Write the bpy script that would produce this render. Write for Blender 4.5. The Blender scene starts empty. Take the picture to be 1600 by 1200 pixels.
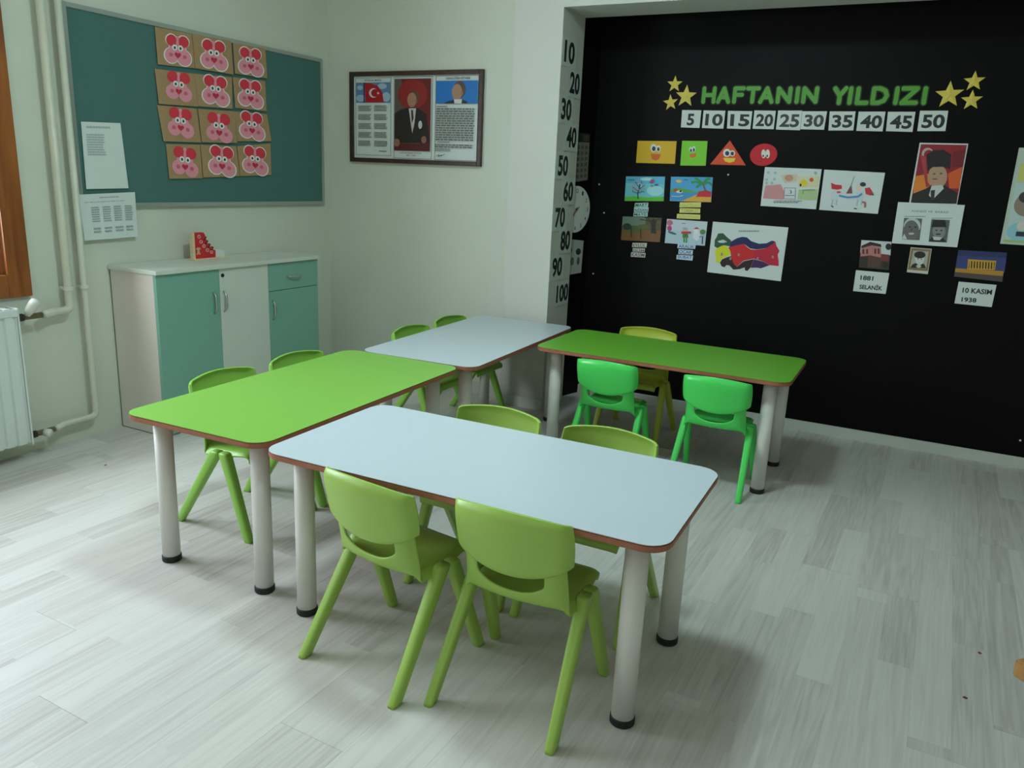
import bpy, bmesh, math, random
import numpy as np
from mathutils import Vector, Matrix

# ------------------------------------------------------------------ camera
F_PX, CAM_H = 1231.69, 1.32615
YAW, PITCH, ROLL = -0.46656, 0.25648, 0.04543
_cy, _sy = math.cos(YAW), math.sin(YAW)
_f = np.array([_sy*math.cos(PITCH), _cy*math.cos(PITCH), -math.sin(PITCH)])
_r = np.array([_cy, -_sy, 0.0]); _u = np.cross(_r, _f)
_c, _s = math.cos(ROLL), math.sin(ROLL)
RIGHT, UP, FWD = _c*_r+_s*_u, -_s*_r+_c*_u, _f
CAM = np.array([0, 0, CAM_H])
scene = bpy.context.scene
col = scene.collection
cam_d = bpy.data.cameras.new('camera'); cam = bpy.data.objects.new('camera', cam_d); col.objects.link(cam)
cam_d.sensor_fit = 'HORIZONTAL'; cam_d.sensor_width = 36; cam_d.lens = F_PX/1600*36; cam_d.clip_start = 0.02
M = Matrix.Identity(4)
for i in range(3):
    M[i][0], M[i][1], M[i][2], M[i][3] = RIGHT[i], UP[i], -FWD[i], CAM[i]
cam.matrix_world = M
scene.camera = cam

# ------------------------------------------------------------------ world, daylight, exposure
vs = scene.view_settings
vs.view_transform = 'Standard'; vs.look = 'None'; vs.gamma = 1; vs.use_curve_mapping = False
vs.exposure = 0.0
world = bpy.data.worlds.new('overcast_sky'); scene.world = world; world.use_nodes = True
bg = world.node_tree.nodes['Background']; bg.inputs[0].default_value = (0.80, 0.95, 0.92, 1); bg.inputs[1].default_value = 1.0

XL, YB, YP, YPIL, XPIL, YPB = -3.513, 4.60, 4.185, 4.08, -1.851, 4.375
XR, YF, ZC = 2.3, -2.0, 2.75
def area(name, loc, direction, sx, sy, power, colr):
    d = bpy.data.lights.new(name, 'AREA'); d.shape = 'RECTANGLE'; d.size = sx; d.size_y = sy
    d.energy = power; d.color = colr
    o = bpy.data.objects.new(name, d); col.objects.link(o); o.location = loc
    o.rotation_euler = Vector(direction).to_track_quat('-Z', 'Y').to_euler()
    return o
# daylight entering the windows of the left wall, then a warm fill behind the camera
WIN = [(0.55, 2.04), (-1.15, 0.05)]; WZ0, WZ1 = 0.82, 2.15
for (y0, y1), pw in zip(WIN, (108, 34)):
    area('daylight_and_fill', (XL-0.24, (y0+y1)/2, (WZ0+WZ1)/2), (1, 0, 0), WZ1-WZ0, y1-y0, pw, (0.91, 0.97, 1.12))
FILL_WIN = (-1.5, 0.3)
area('daylight_and_fill', ((FILL_WIN[0]+FILL_WIN[1])/2, YF-0.24, (WZ0+WZ1)/2), (0, 1, -0.1), FILL_WIN[1]-FILL_WIN[0], WZ1-WZ0, 6, (1.0, 0.90, 0.86))  # warm soft fill, set in an added window behind the camera

# ------------------------------------------------------------------ helpers
def lin(c):
    return tuple(((v/255)/12.92 if v/255 <= 0.04045 else ((v/255+0.055)/1.055)**2.4) for v in c)
def mat(name, rgb, rough=0.5, metal=0.0, spec=0.5, noise=0.0, nscale=8.0, bump=0.0, bscale=200.0, coat=0.0):
    m = bpy.data.materials.new(name); m.use_nodes = True
    nt = m.node_tree; b = nt.nodes['Principled BSDF']; c = lin(rgb)
    b.inputs['Base Color'].default_value = (*c, 1); b.inputs['Roughness'].default_value = rough
    b.inputs['Metallic'].default_value = metal; b.inputs['Specular IOR Level'].default_value = spec
    if coat: b.inputs['Coat Weight'].default_value = coat
    tc = nt.nodes.new('ShaderNodeTexCoord')
    if noise:
        n = nt.nodes.new('ShaderNodeTexNoise'); n.inputs['Scale'].default_value = nscale; n.inputs['Detail'].default_value = 6
        nt.links.new(tc.outputs['Object'], n.inputs['Vector'])
        r = nt.nodes.new('ShaderNodeValToRGB')
        r.color_ramp.elements[0].position = 0.3; r.color_ramp.elements[1].position = 0.7
        r.color_ramp.elements[0].color = (*[v*(1-noise) for v in c], 1)
        r.color_ramp.elements[1].color = (*[min(1, v*(1+noise)) for v in c], 1)
        nt.links.new(n.outputs['Fac'], r.inputs['Fac']); nt.links.new(r.outputs['Color'], b.inputs['Base Color'])
    if bump:
        n2 = nt.nodes.new('ShaderNodeTexNoise'); n2.inputs['Scale'].default_value = bscale; n2.inputs['Detail'].default_value = 3
        nt.links.new(tc.outputs['Object'], n2.inputs['Vector'])
        bp = nt.nodes.new('ShaderNodeBump'); bp.inputs['Strength'].default_value = bump; bp.inputs['Distance'].default_value = 0.002
        nt.links.new(n2.outputs['Fac'], bp.inputs['Height']); nt.links.new(bp.outputs['Normal'], b.inputs['Normal'])
    return m
def wood(name, c0, c1, scale=(30, 2, 30), rough=0.45):
    m = mat(name, c0, rough); nt = m.node_tree; b = nt.nodes['Principled BSDF']
    tc = nt.nodes.new('ShaderNodeTexCoord'); mp = nt.nodes.new('ShaderNodeMapping'); mp.inputs['Scale'].default_value = scale
    n = nt.nodes.new('ShaderNodeTexNoise'); n.inputs['Scale'].default_value = 1.5; n.inputs['Detail'].default_value = 8; n.inputs['Distortion'].default_value = 0.6
    r = nt.nodes.new('ShaderNodeValToRGB'); r.color_ramp.elements[0].position = 0.3; r.color_ramp.elements[1].position = 0.72
    r.color_ramp.elements[0].color = (*lin(c0), 1); r.color_ramp.elements[1].color = (*lin(c1), 1)
    L = nt.links.new
    L(tc.outputs['Object'], mp.inputs['Vector']); L(mp.outputs['Vector'], n.inputs['Vector']); L(n.outputs['Fac'], r.inputs['Fac']); L(r.outputs['Color'], b.inputs['Base Color'])
    return m
def floor_material():
    m = bpy.data.materials.new('grey_laminate'); m.use_nodes = True
    nt = m.node_tree; L = nt.links.new; N = nt.nodes.new; b = nt.nodes['Principled BSDF']
    b.inputs['Roughness'].default_value = 0.42; b.inputs['Specular IOR Level'].default_value = 0.18
    tc = N('ShaderNodeTexCoord'); oi = N('ShaderNodeObjectInfo'); sp = N('ShaderNodeSeparateXYZ'); L(tc.outputs['Object'], sp.inputs[0])
    def mth(op, a, bb=None, v=None):
        n = N('ShaderNodeMath'); n.operation = op
        for k, x in enumerate((a, bb if bb is not None else v)):
            if x is None: continue
            if isinstance(x, (int, float)): n.inputs[k].default_value = x
            else: L(x, n.inputs[k])
        return n.outputs[0]
    side = mth('GREATER_THAN', sp.outputs['X'], 0.0)
    sft = mth('ADD', mth('MULTIPLY', side, 0.37), mth('MULTIPLY', oi.outputs['Random'], 3.0))
    seg = mth('FLOOR', mth('MULTIPLY', mth('ADD', sp.outputs['Y'], sft), 1.08))
    cv = N('ShaderNodeCombineXYZ'); L(side, cv.inputs[0]); L(seg, cv.inputs[1]); L(mth('MULTIPLY', oi.outputs['Random'], 977.0), cv.inputs[2])
    wn = N('ShaderNodeTexWhiteNoise'); wn.noise_dimensions = '3D'; L(cv.outputs[0], wn.inputs['Vector'])
    mp = N('ShaderNodeCombineXYZ')
    L(mth('MULTIPLY', sp.outputs['X'], 38.0), mp.inputs[0]); L(mth('MULTIPLY', sp.outputs['Y'], 1.7), mp.inputs[1])
    L(mth('ADD', mth('MULTIPLY', wn.outputs['Value'], 60.0), mth('MULTIPLY', seg, 3.1)), mp.inputs[2])
    g = N('ShaderNodeTexNoise'); g.inputs['Scale'].default_value = 1.0; g.inputs['Detail'].default_value = 8; g.inputs['Roughness'].default_value = 0.46; g.inputs['Distortion'].default_value = 1.3
    L(mp.outputs[0], g.inputs['Vector'])
    g2 = N('ShaderNodeTexNoise'); g2.inputs['Scale'].default_value = 0.32; g2.inputs['Detail'].default_value = 3; L(mp.outputs[0], g2.inputs['Vector'])
    w = N('ShaderNodeMath'); w.operation = 'SINE'; L(mth('MULTIPLY', g2.outputs['Fac'], 90.0), w.inputs[0])
    rings = mth('MULTIPLY', mth('ADD', w.outputs[0], 1.0), 0.5)
    t = mth('ADD', mth('MULTIPLY', wn.outputs['Value'], 0.25), mth('MULTIPLY', g.outputs['Fac'], 0.50))
    t = mth('ADD', t, mth('MULTIPLY', rings, 0.075))
    r = N('ShaderNodeValToRGB'); e = r.color_ramp.elements
    e[0].position = 0.28; e[0].color = (*lin((214, 209, 205)), 1)
    e[1].position = 0.74; e[1].color = (*lin((168, 161, 156)), 1)
    x = e.new(0.46); x.color = (*lin((203, 197, 193)), 1)
    L(t, r.inputs['Fac']); L(r.outputs['Color'], b.inputs['Base Color'])
    bp = N('ShaderNodeBump'); bp.inputs['Strength'].default_value = 0.06; bp.inputs['Distance'].default_value = 0.001
    L(g.outputs['Fac'], bp.inputs['Height']); L(bp.outputs['Normal'], b.inputs['Normal'])
    return m
def print_material():
    m = bpy.data.materials.new('printed_ink'); m.use_nodes = True
    nt = m.node_tree; b = nt.nodes['Principled BSDF']; b.inputs['Roughness'].default_value = 0.55
    a = nt.nodes.new('ShaderNodeVertexColor'); a.layer_name = 'Col'
    nt.links.new(a.outputs['Color'], b.inputs['Base Color'])
    return m
def glass_material():
    m = bpy.data.materials.new('window_glass'); m.use_nodes = True; nt = m.node_tree
    for n in list(nt.nodes):
        if n.type != 'OUTPUT_MATERIAL': nt.nodes.remove(n)
    out = [n for n in nt.nodes if n.type == 'OUTPUT_MATERIAL'][0]
    t = nt.nodes.new('ShaderNodeBsdfTransparent'); t.inputs[0].default_value = (0.93, 0.97, 0.95, 1)
    g = nt.nodes.new('ShaderNodeBsdfGlossy'); g.inputs['Roughness'].default_value = 0.02
    mx = nt.nodes.new('ShaderNodeMixShader'); mx.inputs[0].default_value = 0.07
    nt.links.new(t.outputs[0], mx.inputs[1]); nt.links.new(g.outputs[0], mx.inputs[2]); nt.links.new(mx.outputs[0], out.inputs[0])
    return m

MT = dict(
    wall=mat('cream_wall_paint', (212, 214, 200), 0.75, noise=0.025, nscale=3, bump=0.08, bscale=90),
    white_wall=mat('white_wall_paint', (208, 206, 198), 0.75, noise=0.02, nscale=3, bump=0.08, bscale=90),
    ceiling=mat('ceiling_paint', (222, 222, 210), 0.85, noise=0.02),
    black=mat('black_wall_panel', (9.5, 8, 7.5), 0.5, spec=0.12, noise=0.12, nscale=4),
    base=mat('white_baseboard', (205, 208, 200), 0.5, noise=0.03),
    floor=floor_material(), print=print_material(), glass=glass_material(),
    subfloor=mat('floor_underlay', (70, 66, 62), 0.9, noise=0.1),
    lime_top=mat('lime_laminate', (132, 188, 76), 0.38, noise=0.015, nscale=60),
    green_top=mat('grass_green_laminate', (112, 182, 54), 0.38, noise=0.015, nscale=60),
    white_top=mat('white_laminate', (200, 209, 216), 0.33, noise=0.01, nscale=60),
    edge=mat('brown_mdf_edge', (160, 98, 72), 0.55, noise=0.1, nscale=70),
    leg=mat('white_leg_paint', (224, 220, 214), 0.4, noise=0.02),
    rubber=mat('black_rubber', (22, 22, 24), 0.6, noise=0.1),
    lime=mat('lime_plastic', (158, 192, 84), 0.36, noise=0.02, nscale=5, bump=0.04, bscale=400),
    leaf=mat('leaf_green_plastic', (144, 198, 80), 0.36, noise=0.02, nscale=5, bump=0.04, bscale=400),
    yellow=mat('yellow_green_plastic', (188, 200, 70), 0.36, noise=0.02, nscale=5, bump=0.04, bscale=400),
    emerald=mat('emerald_plastic', (78, 216, 96), 0.25, noise=0.02, nscale=5, bump=0.04, bscale=400),
    teal=mat('teal_cabinet_board', (126, 174, 158), 0.45, noise=0.03, nscale=200),
    cab_white=mat('white_cabinet_board', (212, 216, 206), 0.45, noise=0.02),
    cab_side=mat('pale_cabinet_side', (222, 214, 204), 0.5, noise=0.02),
    black_edge=mat('black_edge_band', (20, 20, 20), 0.5, noise=0.05),
    chrome=mat('brushed_chrome', (190, 192, 190), 0.28, metal=1.0, noise=0.03),
    alu=mat('aluminium_trim', (176, 184, 178), 0.35, metal=0.7, noise=0.03),
    felt=mat('green_felt', (74, 114, 108), 0.95, noise=0.12, nscale=300, bump=0.3, bscale=600),
    window_wood=wood('varnished_window_wood', (118, 62, 26), (164, 96, 46), (14, 14, 1.5), 0.35),
    bench_wood=wood('honey_wood', (160, 112, 58), (186, 138, 80), (20, 3, 20), 0.4),
    birch=wood('birch_plywood', (214, 190, 150), (232, 212, 176), (8, 8, 40), 0.55),
    frame_wood=wood('dark_frame_wood', (50, 34, 28), (74, 52, 42), (20, 20, 20), 0.4),
    pipe=mat('cream_pipe_paint', (210, 210, 192), 0.4, noise=0.03),
    radiator=mat('white_radiator_enamel', (222, 228, 226), 0.3, noise=0.01),
    valve_white=mat('valve_plastic', (222, 222, 214), 0.35, noise=0.02),
    valve_dark=mat('valve_dark_brass', (52, 50, 44), 0.4, metal=0.5, noise=0.1),
    brass=mat('worn_brass', (120, 110, 84), 0.4, metal=0.8, noise=0.1),
    paper=mat('white_paper', (216, 222, 220), 0.7, noise=0.01),
    card=mat('laminated_white_card', (214, 220, 214), 0.3, noise=0.01),
    kraft=mat('kraft_cardboard', (172, 138, 100), 0.85, noise=0.06, nscale=60),
    gold=mat('yellow_glitter_paper', (226, 200, 84), 0.5, noise=0.08, nscale=150),
    letter=mat('green_letter_paper', (86, 158, 44), 0.45, noise=0.08, nscale=40),
    laminate=mat('dark_green_laminate_border', (24, 62, 18), 0.2, noise=0.05),
    red=mat('red_shoe_paint', (206, 34, 44), 0.45, noise=0.04),
    shoe_white=mat('white_shoe_paint', (222, 226, 218), 0.5, noise=0.02),
    lace=mat('dark_red_lace', (104, 22, 30), 0.8, noise=0.1),
    pin=mat('white_pin', (220, 220, 215), 0.4, noise=0.02),
    clock=mat('clock_face_white', (214, 216, 210), 0.4, noise=0.01),
)
def paper(rgb, rough=0.6):
    k = 'paper_%02x%02x%02x' % rgb
    if k not in MT: MT[k] = mat(k, rgb, rough, noise=0.015, nscale=40)
    return MT[k]

def finish(bm, name, material, parent=None, smooth=False, origin=None):
    me = bpy.data.meshes.new(name); bm.normal_update(); bm.to_mesh(me); bm.free()
    return mesh_obj(me, name, material, parent, smooth, origin)
def wloc(o):
    v = Vector((0, 0, 0))
    while o: v = v + o.location; o = o.parent
    return v
def mesh_obj(me, name, material, parent=None, smooth=False, origin=None):
    if material is not None:
        me.materials.clear(); me.materials.append(material)
    if origin is None:
        if parent is None:
            co = [v.co for v in me.vertices]
            origin = Vector(((min(c.x for c in co)+max(c.x for c in co))/2, (min(c.y for c in co)+max(c.y for c in co))/2, min(c.z for c in co)))
        else: origin = wloc(parent)
    origin = Vector(origin)
    me.transform(Matrix.Translation(-origin))
    if smooth:
        for p in me.polygons: p.use_smooth = True
    o = bpy.data.objects.new(name, me); col.objects.link(o)
    if parent: o.parent = parent; o.location = origin - wloc(parent)
    else: o.location = origin
    return o
def empty(name, loc):
    o = bpy.data.objects.new(name, None); o.empty_display_size = 0.1; col.objects.link(o); o.location = loc; return o
def tag(o, label, cat=None, group=None, kind=None):
    if label: o['label'] = label
    if cat: o['category'] = cat
    if group: o['group'] = group
    if kind: o['kind'] = kind
    return o
def copy_tree(o, parent=None):
    c = o.copy(); col.objects.link(c); c.parent = parent
    for ch in list(o.children): copy_tree(ch, c)
    return c
def box(bm, a, b):
    x0, y0, z0 = a; x1, y1, z1 = b
    v = [bm.verts.new(p) for p in ((x0,y0,z0),(x1,y0,z0),(x1,y1,z0),(x0,y1,z0),(x0,y0,z1),(x1,y0,z1),(x1,y1,z1),(x0,y1,z1))]
    for f in ((0,3,2,1),(4,5,6,7),(0,1,5,4),(1,2,6,5),(2,3,7,6),(3,0,4,7)): bm.faces.new([v[i] for i in f])
    return v
def boxo(name, a, b, m, parent=None, bevel=0.0, origin=None):
    bm = bmesh.new(); box(bm, a, b)
    if bevel: bmesh.ops.bevel(bm, geom=bm.edges[:], offset=bevel, segments=2, affect='EDGES', profile=0.7)
    return finish(bm, name, m, parent, False, origin)
def prism(bm, pts, d):
    """closed polygon pts (3D) extruded by vector d"""
    d = Vector(d); a = [bm.verts.new(Vector(p)) for p in pts]; b = [bm.verts.new(Vector(p)+d) for p in pts]
    n = len(a); bm.faces.new(a[::-1]); bm.faces.new(b)
    for i in range(n): bm.faces.new((a[i], a[(i+1) % n], b[(i+1) % n], b[i]))
def tube(bm, path, r, n=12, caps=True):
    path = [Vector(p) for p in path]; rings = []
    up0 = None
    for i, p in enumerate(path):
        t = (path[min(i+1, len(path)-1)]-path[max(i-1, 0)]).normalized()
        if up0 is None:
            up0 = Vector((0, 0, 1)) if abs(t.z) < 0.9 else Vector((1, 0, 0))
        a = (up0-t*up0.dot(t)).normalized(); b = t.cross(a); up0 = a
        rr = r[i] if isinstance(r, (list, tuple)) else r
        rings.append([bm.verts.new(p+a*rr*math.cos(2*math.pi*k/n)+b*rr*math.sin(2*math.pi*k/n)) for k in range(n)])
    for A, B in zip(rings, rings[1:]):
        for k in range(n): bm.faces.new((A[k], A[(k+1) % n], B[(k+1) % n], B[k]))
    if caps: bm.faces.new(rings[0][::-1]); bm.faces.new(rings[-1])
    bmesh.ops.recalc_face_normals(bm, faces=bm.faces[:])
def arc_path(p0, corner, p1, r, n=6):
    """straight from p0 to p1 by way of a rounded corner"""
    p0, c, p1 = Vector(p0), Vector(corner), Vector(p1)
    a = c+(p0-c).normalized()*r; b = c+(p1-c).normalized()*r
    pts = [p0]
    for i in range(n+1):
        t = i/n; pts.append(a*(1-t)**2+c*2*t*(1-t)+b*t*t)
    return pts+[p1]

# pixel -> point on a plane that is known in the room (a wall, or the floor)
def ray(u, v): return RIGHT*((u-800)/F_PX)-UP*((v-600)/F_PX)+FWD
class Plane:
    def __init__(self, p, n): self.p = np.array(p, float); self.n = np.array(n, float)/np.linalg.norm(n)
    def hit(self, u, v):
        d = ray(u, v); t = np.dot(self.p-CAM, self.n)/np.dot(d, self.n); return CAM+d*t
SIDE_A, SIDE_B = (-1.925, 4.28), (-1.837, YB)
_sd = (SIDE_B[0]-SIDE_A[0], SIDE_B[1]-SIDE_A[1])
PL = dict(black=Plane((0, YB, 0), (0, -1, 0)), back=Plane((0, YP, 0), (0, -1, 0)), left=Plane((XL, 0, 0), (1, 0, 0)),
          felt=Plane((XL+0.018, 0, 0), (1, 0, 0)), pillar=Plane((XPIL, 0, 0), (1, 0, 0)),
          side=Plane((SIDE_A[0], SIDE_A[1], 0), (_sd[1], -_sd[0], 0)))

# ------------------------------------------------------------------ room shell
def wall(name, pieces, m, label):
    bm = bmesh.new()
    for a, b in pieces: box(bm, a, b)
    return tag(finish(bm, name, m), label, None, None, 'structure')
T = 0.25
lw = []; ys = [YF-T]
for y0, y1 in sorted(WIN): ys += [y0, y1]
ys.append(YP+T)
for i in range(0, len(ys), 2): lw.append(((XL-T, ys[i], 0), (XL, ys[i+1], ZC)))
for y0, y1 in WIN: lw += [((XL-T, y0, 0), (XL, y1, WZ0)), ((XL-T, y0, WZ1), (XL, y1, ZC))]
wall('wall_left', lw, MT['wall'], 'cream wall with the window, notice board and cabinet')
wall('wall_back', [((XL, YP, 0), (-2.139, YP+T, ZC))], MT['wall'], 'pale wall with the framed picture')
wall('wall_front', [((XL, YF-T, 0), (FILL_WIN[0], YF, ZC)), ((FILL_WIN[1], YF-T, 0), (XR, YF, ZC)), ((FILL_WIN[0], YF-T, 0), (FILL_WIN[1], YF, WZ0)), ((FILL_WIN[0], YF-T, WZ1), (FILL_WIN[1], YF, ZC))], MT['wall'], 'plain cream wall facing the black wall')
wall('wall_right', [((XR, YF-T, 0), (XR+T, YB+T, ZC))], MT['wall'], 'plain cream wall at the end of the black wall')
wall('wall_recess', [((SIDE_B[0]-0.3, YB, 0), (XR, YB+T, ZC))], MT['black'], 'matt black display wall')
bm = bmesh.new()
prism(bm, [(SIDE_A[0], SIDE_A[1], 0), (SIDE_B[0], SIDE_B[1], 0), (SIDE_B[0]-0.28, SIDE_B[1], 0), (SIDE_A[0]-0.2, YPB+0.0, 0), (SIDE_A[0]-0.2, SIDE_A[1], 0)], (0, 0, ZC))
bmesh.ops.recalc_face_normals(bm, faces=bm.faces[:])
tag(finish(bm, 'wall_niche', MT['black']), 'narrow black slanted wall carrying the clock beside the pillar', None, None, 'structure')
bm = bmesh.new()
prism(bm, [(-2.139, YPIL, 0), (XPIL, YPIL, 0), (XPIL, YPB, 0), (XPIL-0.012, YPB, 0), (XPIL-0.012, 4.28, 0), (-2.139, 4.28, 0)], (0, 0, ZC))
bmesh.ops.recalc_face_normals(bm, faces=bm.faces[:])
tag(finish(bm, 'trim_1', MT['white_wall']), 'white pillar with the number cards', None, None, 'structure')
wall('trim_2', [((XPIL, YPIL, 2.195), (XR, YPB, ZC))], MT['white_wall'], 'white ceiling beam above the black wall')
wall('ceiling', [((XL-T, YF-T, ZC), (XR+T, YB+T, ZC+0.15))], MT['ceiling'], 'white ceiling')
def baseboard(name, a, b, label):
    bm = bmesh.new(); box(bm, a, b); bmesh.ops.bevel(bm, geom=[e for e in bm.edges if all(v.co.z > 0.03 for v in e.verts)], offset=0.004, segments=2, affect='EDGES')
    tag(finish(bm, name, MT['base']), label, None, None, 'structure')
baseboard('baseboard_recess', (SIDE_B[0]+0.001, YB-0.014, 0.0), (XR, YB-0.0005, 0.058), 'white skirting along the foot of the black wall')
baseboard('baseboard_back', (XL, YP-0.012, 0), (-2.139, YP-0.0005, 0.07), 'pale skirting under the framed picture wall')
baseboard('baseboard_pillar', (-2.139, YPIL-0.012, 0), (XPIL, YPIL-0.0005, 0.07), 'pale skirting at the foot of the pillar')

# floor: two-strip laminate planks, each its own piece
fl = tag(boxo('floor', (XL-0.05, YF-0.05, -0.06), (XR+0.05, YB+0.05, -0.0101), MT['subfloor']), 'pale grey wood-look laminate floor', None, None, 'structure')
PW, PLN, ANG = 0.195, 1.29, math.radians(-1.3)
rnd = random.Random(5); cache = {}
for k in range(-20, 14):
    xk = 0.0625+k*PW      # centre of the row at y = 2.1
    if xk < XL-0.12 or xk > XR+0.12: continue
    y = YF-0.02-rnd.random()*PLN
    while y < YB+0.02:
        a, b = max(y, YF-0.02), min(y+PLN, YB+0.03); y += PLN
        if b-a < 0.05: continue
        Lk = round(b-a, 3)
        if Lk not in cache:
            bm = bmesh.new(); g = 0.00012
            box(bm, (-PW/2+g, -Lk/2+g, -0.010), (PW/2-g, Lk/2-g, 0)); bmesh.ops.bevel(bm, geom=[e for e in bm.edges if all(v.co.z > -0.001 for v in e.verts)], offset=0.00025, segments=1, affect='EDGES')
            me = bpy.data.meshes.new('plank'); bm.to_mesh(me); bm.free(); me.materials.append(MT['floor']); cache[Lk] = me
        o = bpy.data.objects.new('plank', cache[Lk]); col.objects.link(o); o.parent = fl
        yc = (a+b)/2
        o.location = Vector((xk+(yc-2.1)*math.tan(-ANG), yc, 0))-fl.location
        o.rotation_euler = (0, 0, ANG)

# windows
def window(name, y0, y1, label):
    e = boxo(name, (XL-0.20, y0, WZ0), (XL-0.0, y1, WZ0+0.02), MT['window_wood'])     # sill board inside the opening
    tag(e, label, None, None, 'structure')
    w = 0.10
    for a, b in (((XL, y0-w, WZ0-w), (XL+0.022, y0, WZ1+w)), ((XL, y1, WZ0-w), (XL+0.022, y1+w, WZ1+w)), ((XL, y0, WZ0-w), (XL+0.022, y1, WZ0)), ((XL, y0, WZ1), (XL+0.022, y1, WZ1+w))):
        boxo('casing', a, b, MT['window_wood'], e, 0.004)
    for a, b in (((XL-0.20, y0, WZ0+0.02), (XL, y0+0.02, WZ1)), ((XL-0.20, y1-0.02, WZ0+0.02), (XL, y1, WZ1)), ((XL-0.20, y0+0.02, WZ1-0.02), (XL, y1-0.02, WZ1))):
        boxo('jamb', a, b, MT['window_wood'], e)
    ym = (y0+y1)/2
    for s0, s1 in ((y0+0.02, ym), (ym, y1-0.02)):
        bm = bmesh.new(); t = 0.06; z0, z1 = WZ0+0.02, WZ1-0.02
        for a, b in (((XL-0.17, s0, z0), (XL-0.12, s0+t, z1)), ((XL-0.17, s1-t, z0), (XL-0.12, s1, z1)), ((XL-0.17, s0+t, z0), (XL-0.12, s1-t, z0+t)), ((XL-0.17, s0+t, z1-t), (XL-0.12, s1-t, z1))): box(bm, a, b)
        sash = finish(bm, 'sash', MT['window_wood'], e)
        boxo('pane', (XL-0.148, s0+t-0.003, z0+t-0.003), (XL-0.142, s1-t+0.003, z1-t+0.003), MT['glass'], sash)
window('window_1', *WIN[0], 'brown wooden window above the radiator')
window('window_2', *WIN[1], 'brown wooden window further along the cream wall')
e = boxo('fill_window', (FILL_WIN[0], YF-0.2, WZ0), (FILL_WIN[1], YF, WZ0+0.02), MT['window_wood'])  # unseen window, added as an opening for the fill light
tag(e, 'brown wooden window added for the warm fill, in the wall opposite the black wall', None, None, 'structure')
for a, b in (((FILL_WIN[0], YF-0.17, WZ0+0.02), (FILL_WIN[0]+0.06, YF-0.12, WZ1)), ((FILL_WIN[1]-0.06, YF-0.17, WZ0+0.02), (FILL_WIN[1], YF-0.12, WZ1)), ((FILL_WIN[0]+0.06, YF-0.17, WZ1-0.06), (FILL_WIN[1]-0.06, YF-0.12, WZ1)), ((-0.63, YF-0.17, WZ0+0.02), (-0.57, YF-0.12, WZ1-0.06))):
    boxo('sash', a, b, MT['window_wood'], e)
for a, b in (((FILL_WIN[0]+0.06, YF-0.148, WZ0+0.02), (-0.63, YF-0.142, WZ1-0.06)), ((-0.57, YF-0.148, WZ0+0.02), (FILL_WIN[1]-0.06, YF-0.142, WZ1-0.06))):
    boxo('pane', a, b, MT['glass'], e)

# ------------------------------------------------------------------ ceiling lamp above the tables (its shadows fall under every table)
LX, LY = -1.22, 2.16
lamp_m = bpy.data.materials.new('lit_lamp_diffuser'); lamp_m.use_nodes = True
_b = lamp_m.node_tree.nodes['Principled BSDF']; _b.inputs['Base Color'].default_value = (0.9, 0.9, 0.9, 1)
_b.inputs['Emission Color'].default_value = (0.68, 0.96, 1.0, 1); _b.inputs['Emission Strength'].default_value = 72
cl = tag(empty('ceiling_lamp', (LX, LY, ZC-0.14)), 'round white ceiling lamp above the tables', 'lamp')
bm = bmesh.new(); tube(bm, [(LX, LY, ZC-0.03), (LX, LY, ZC-0.0005)], 0.205, 32); finish(bm, 'mount', MT['valve_white'], cl)
bm = bmesh.new(); tube(bm, [(LX, LY, ZC-0.031-0.10*math.sin(math.radians(a))) for a in (0, 20, 40, 60, 80, 89)], [0.19*math.cos(math.radians(a)) for a in (0, 20, 40, 60, 80, 89)], 32); finish(bm, 'diffuser', lamp_m, cl, True)

# ------------------------------------------------------------------ tables
TH, TT = 0.537, 0.020
def rounded_rect(w, d, r, n=6):
    pts = []
    for cx, cy, a0 in ((w/2-r, d/2-r, 0), (-w/2+r, d/2-r, 90), (-w/2+r, -d/2+r, 180), (w/2-r, -d/2+r, 270)):
        for i in range(n+1):
            a = math.radians(a0+90*i/n); pts.append((cx+r*math.cos(a), cy+r*math.sin(a)))
    return pts
def table(x, y, rot, top_mat, label, L=1.2, W=0.592):
    t = tag(empty('activity_table', (0, 0, 0)), label, 'table', 'children\'s activity tables')
    bm = bmesh.new()
    prism(bm, [(a, b, TH-TT) for a, b in rounded_rect(L-0.004, W-0.004, 0.062)], (0, 0, TT-0.0015)); bmesh.ops.recalc_face_normals(bm, faces=bm.faces[:])
    bmesh.ops.bevel(bm, geom=[e for e in bm.edges if abs(e.verts[0].co.z-e.verts[1].co.z) < 1e-6], offset=0.003, segments=2, affect='EDGES')
    board = finish(bm, 'tabletop_edge', MT['edge'], t)
    bm = bmesh.new(); prism(bm, [(a, b, TH-0.0015) for a, b in rounded_rect(L-0.006, W-0.006, 0.061)], (0, 0, 0.0015)); bmesh.ops.recalc_face_normals(bm, faces=bm.faces[:])
    finish(bm, 'tabletop', top_mat, t)
    for sx in (-1, 1):
        for sy in (-1, 1):
            px, py = sx*(L/2-0.09), sy*(W/2-0.088)
            bm = bmesh.new(); tube(bm, [(px, py, 0.018), (px, py, TH-TT)], 0.0295, 24)
            lg = finish(bm, 'leg', MT['leg'], t, True)
            for p in lg.data.polygons:
                if len(p.vertices) > 4: p.use_smooth = False
            bm = bmesh.new(); tube(bm, [(px, py, 0.0), (px, py, 0.003), (px, py, 0.019), (px, py, 0.022)], [0.030, 0.032, 0.032, 0.0297], 24)
            finish(bm, 'foot_cap', MT['rubber'], lg)
    t.location = (x, y, 0); t.rotation_euler = (0, 0, math.radians(rot))
    return t
table(-1.005, 1.884, 0.9, MT['white_top'], 'white-topped rectangular activity table with four lime chairs around it')
table(-1.936, 2.202, 90+1.5, MT['lime_top'], 'lime-green rectangular activity table set in front of the cabinet')
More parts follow.
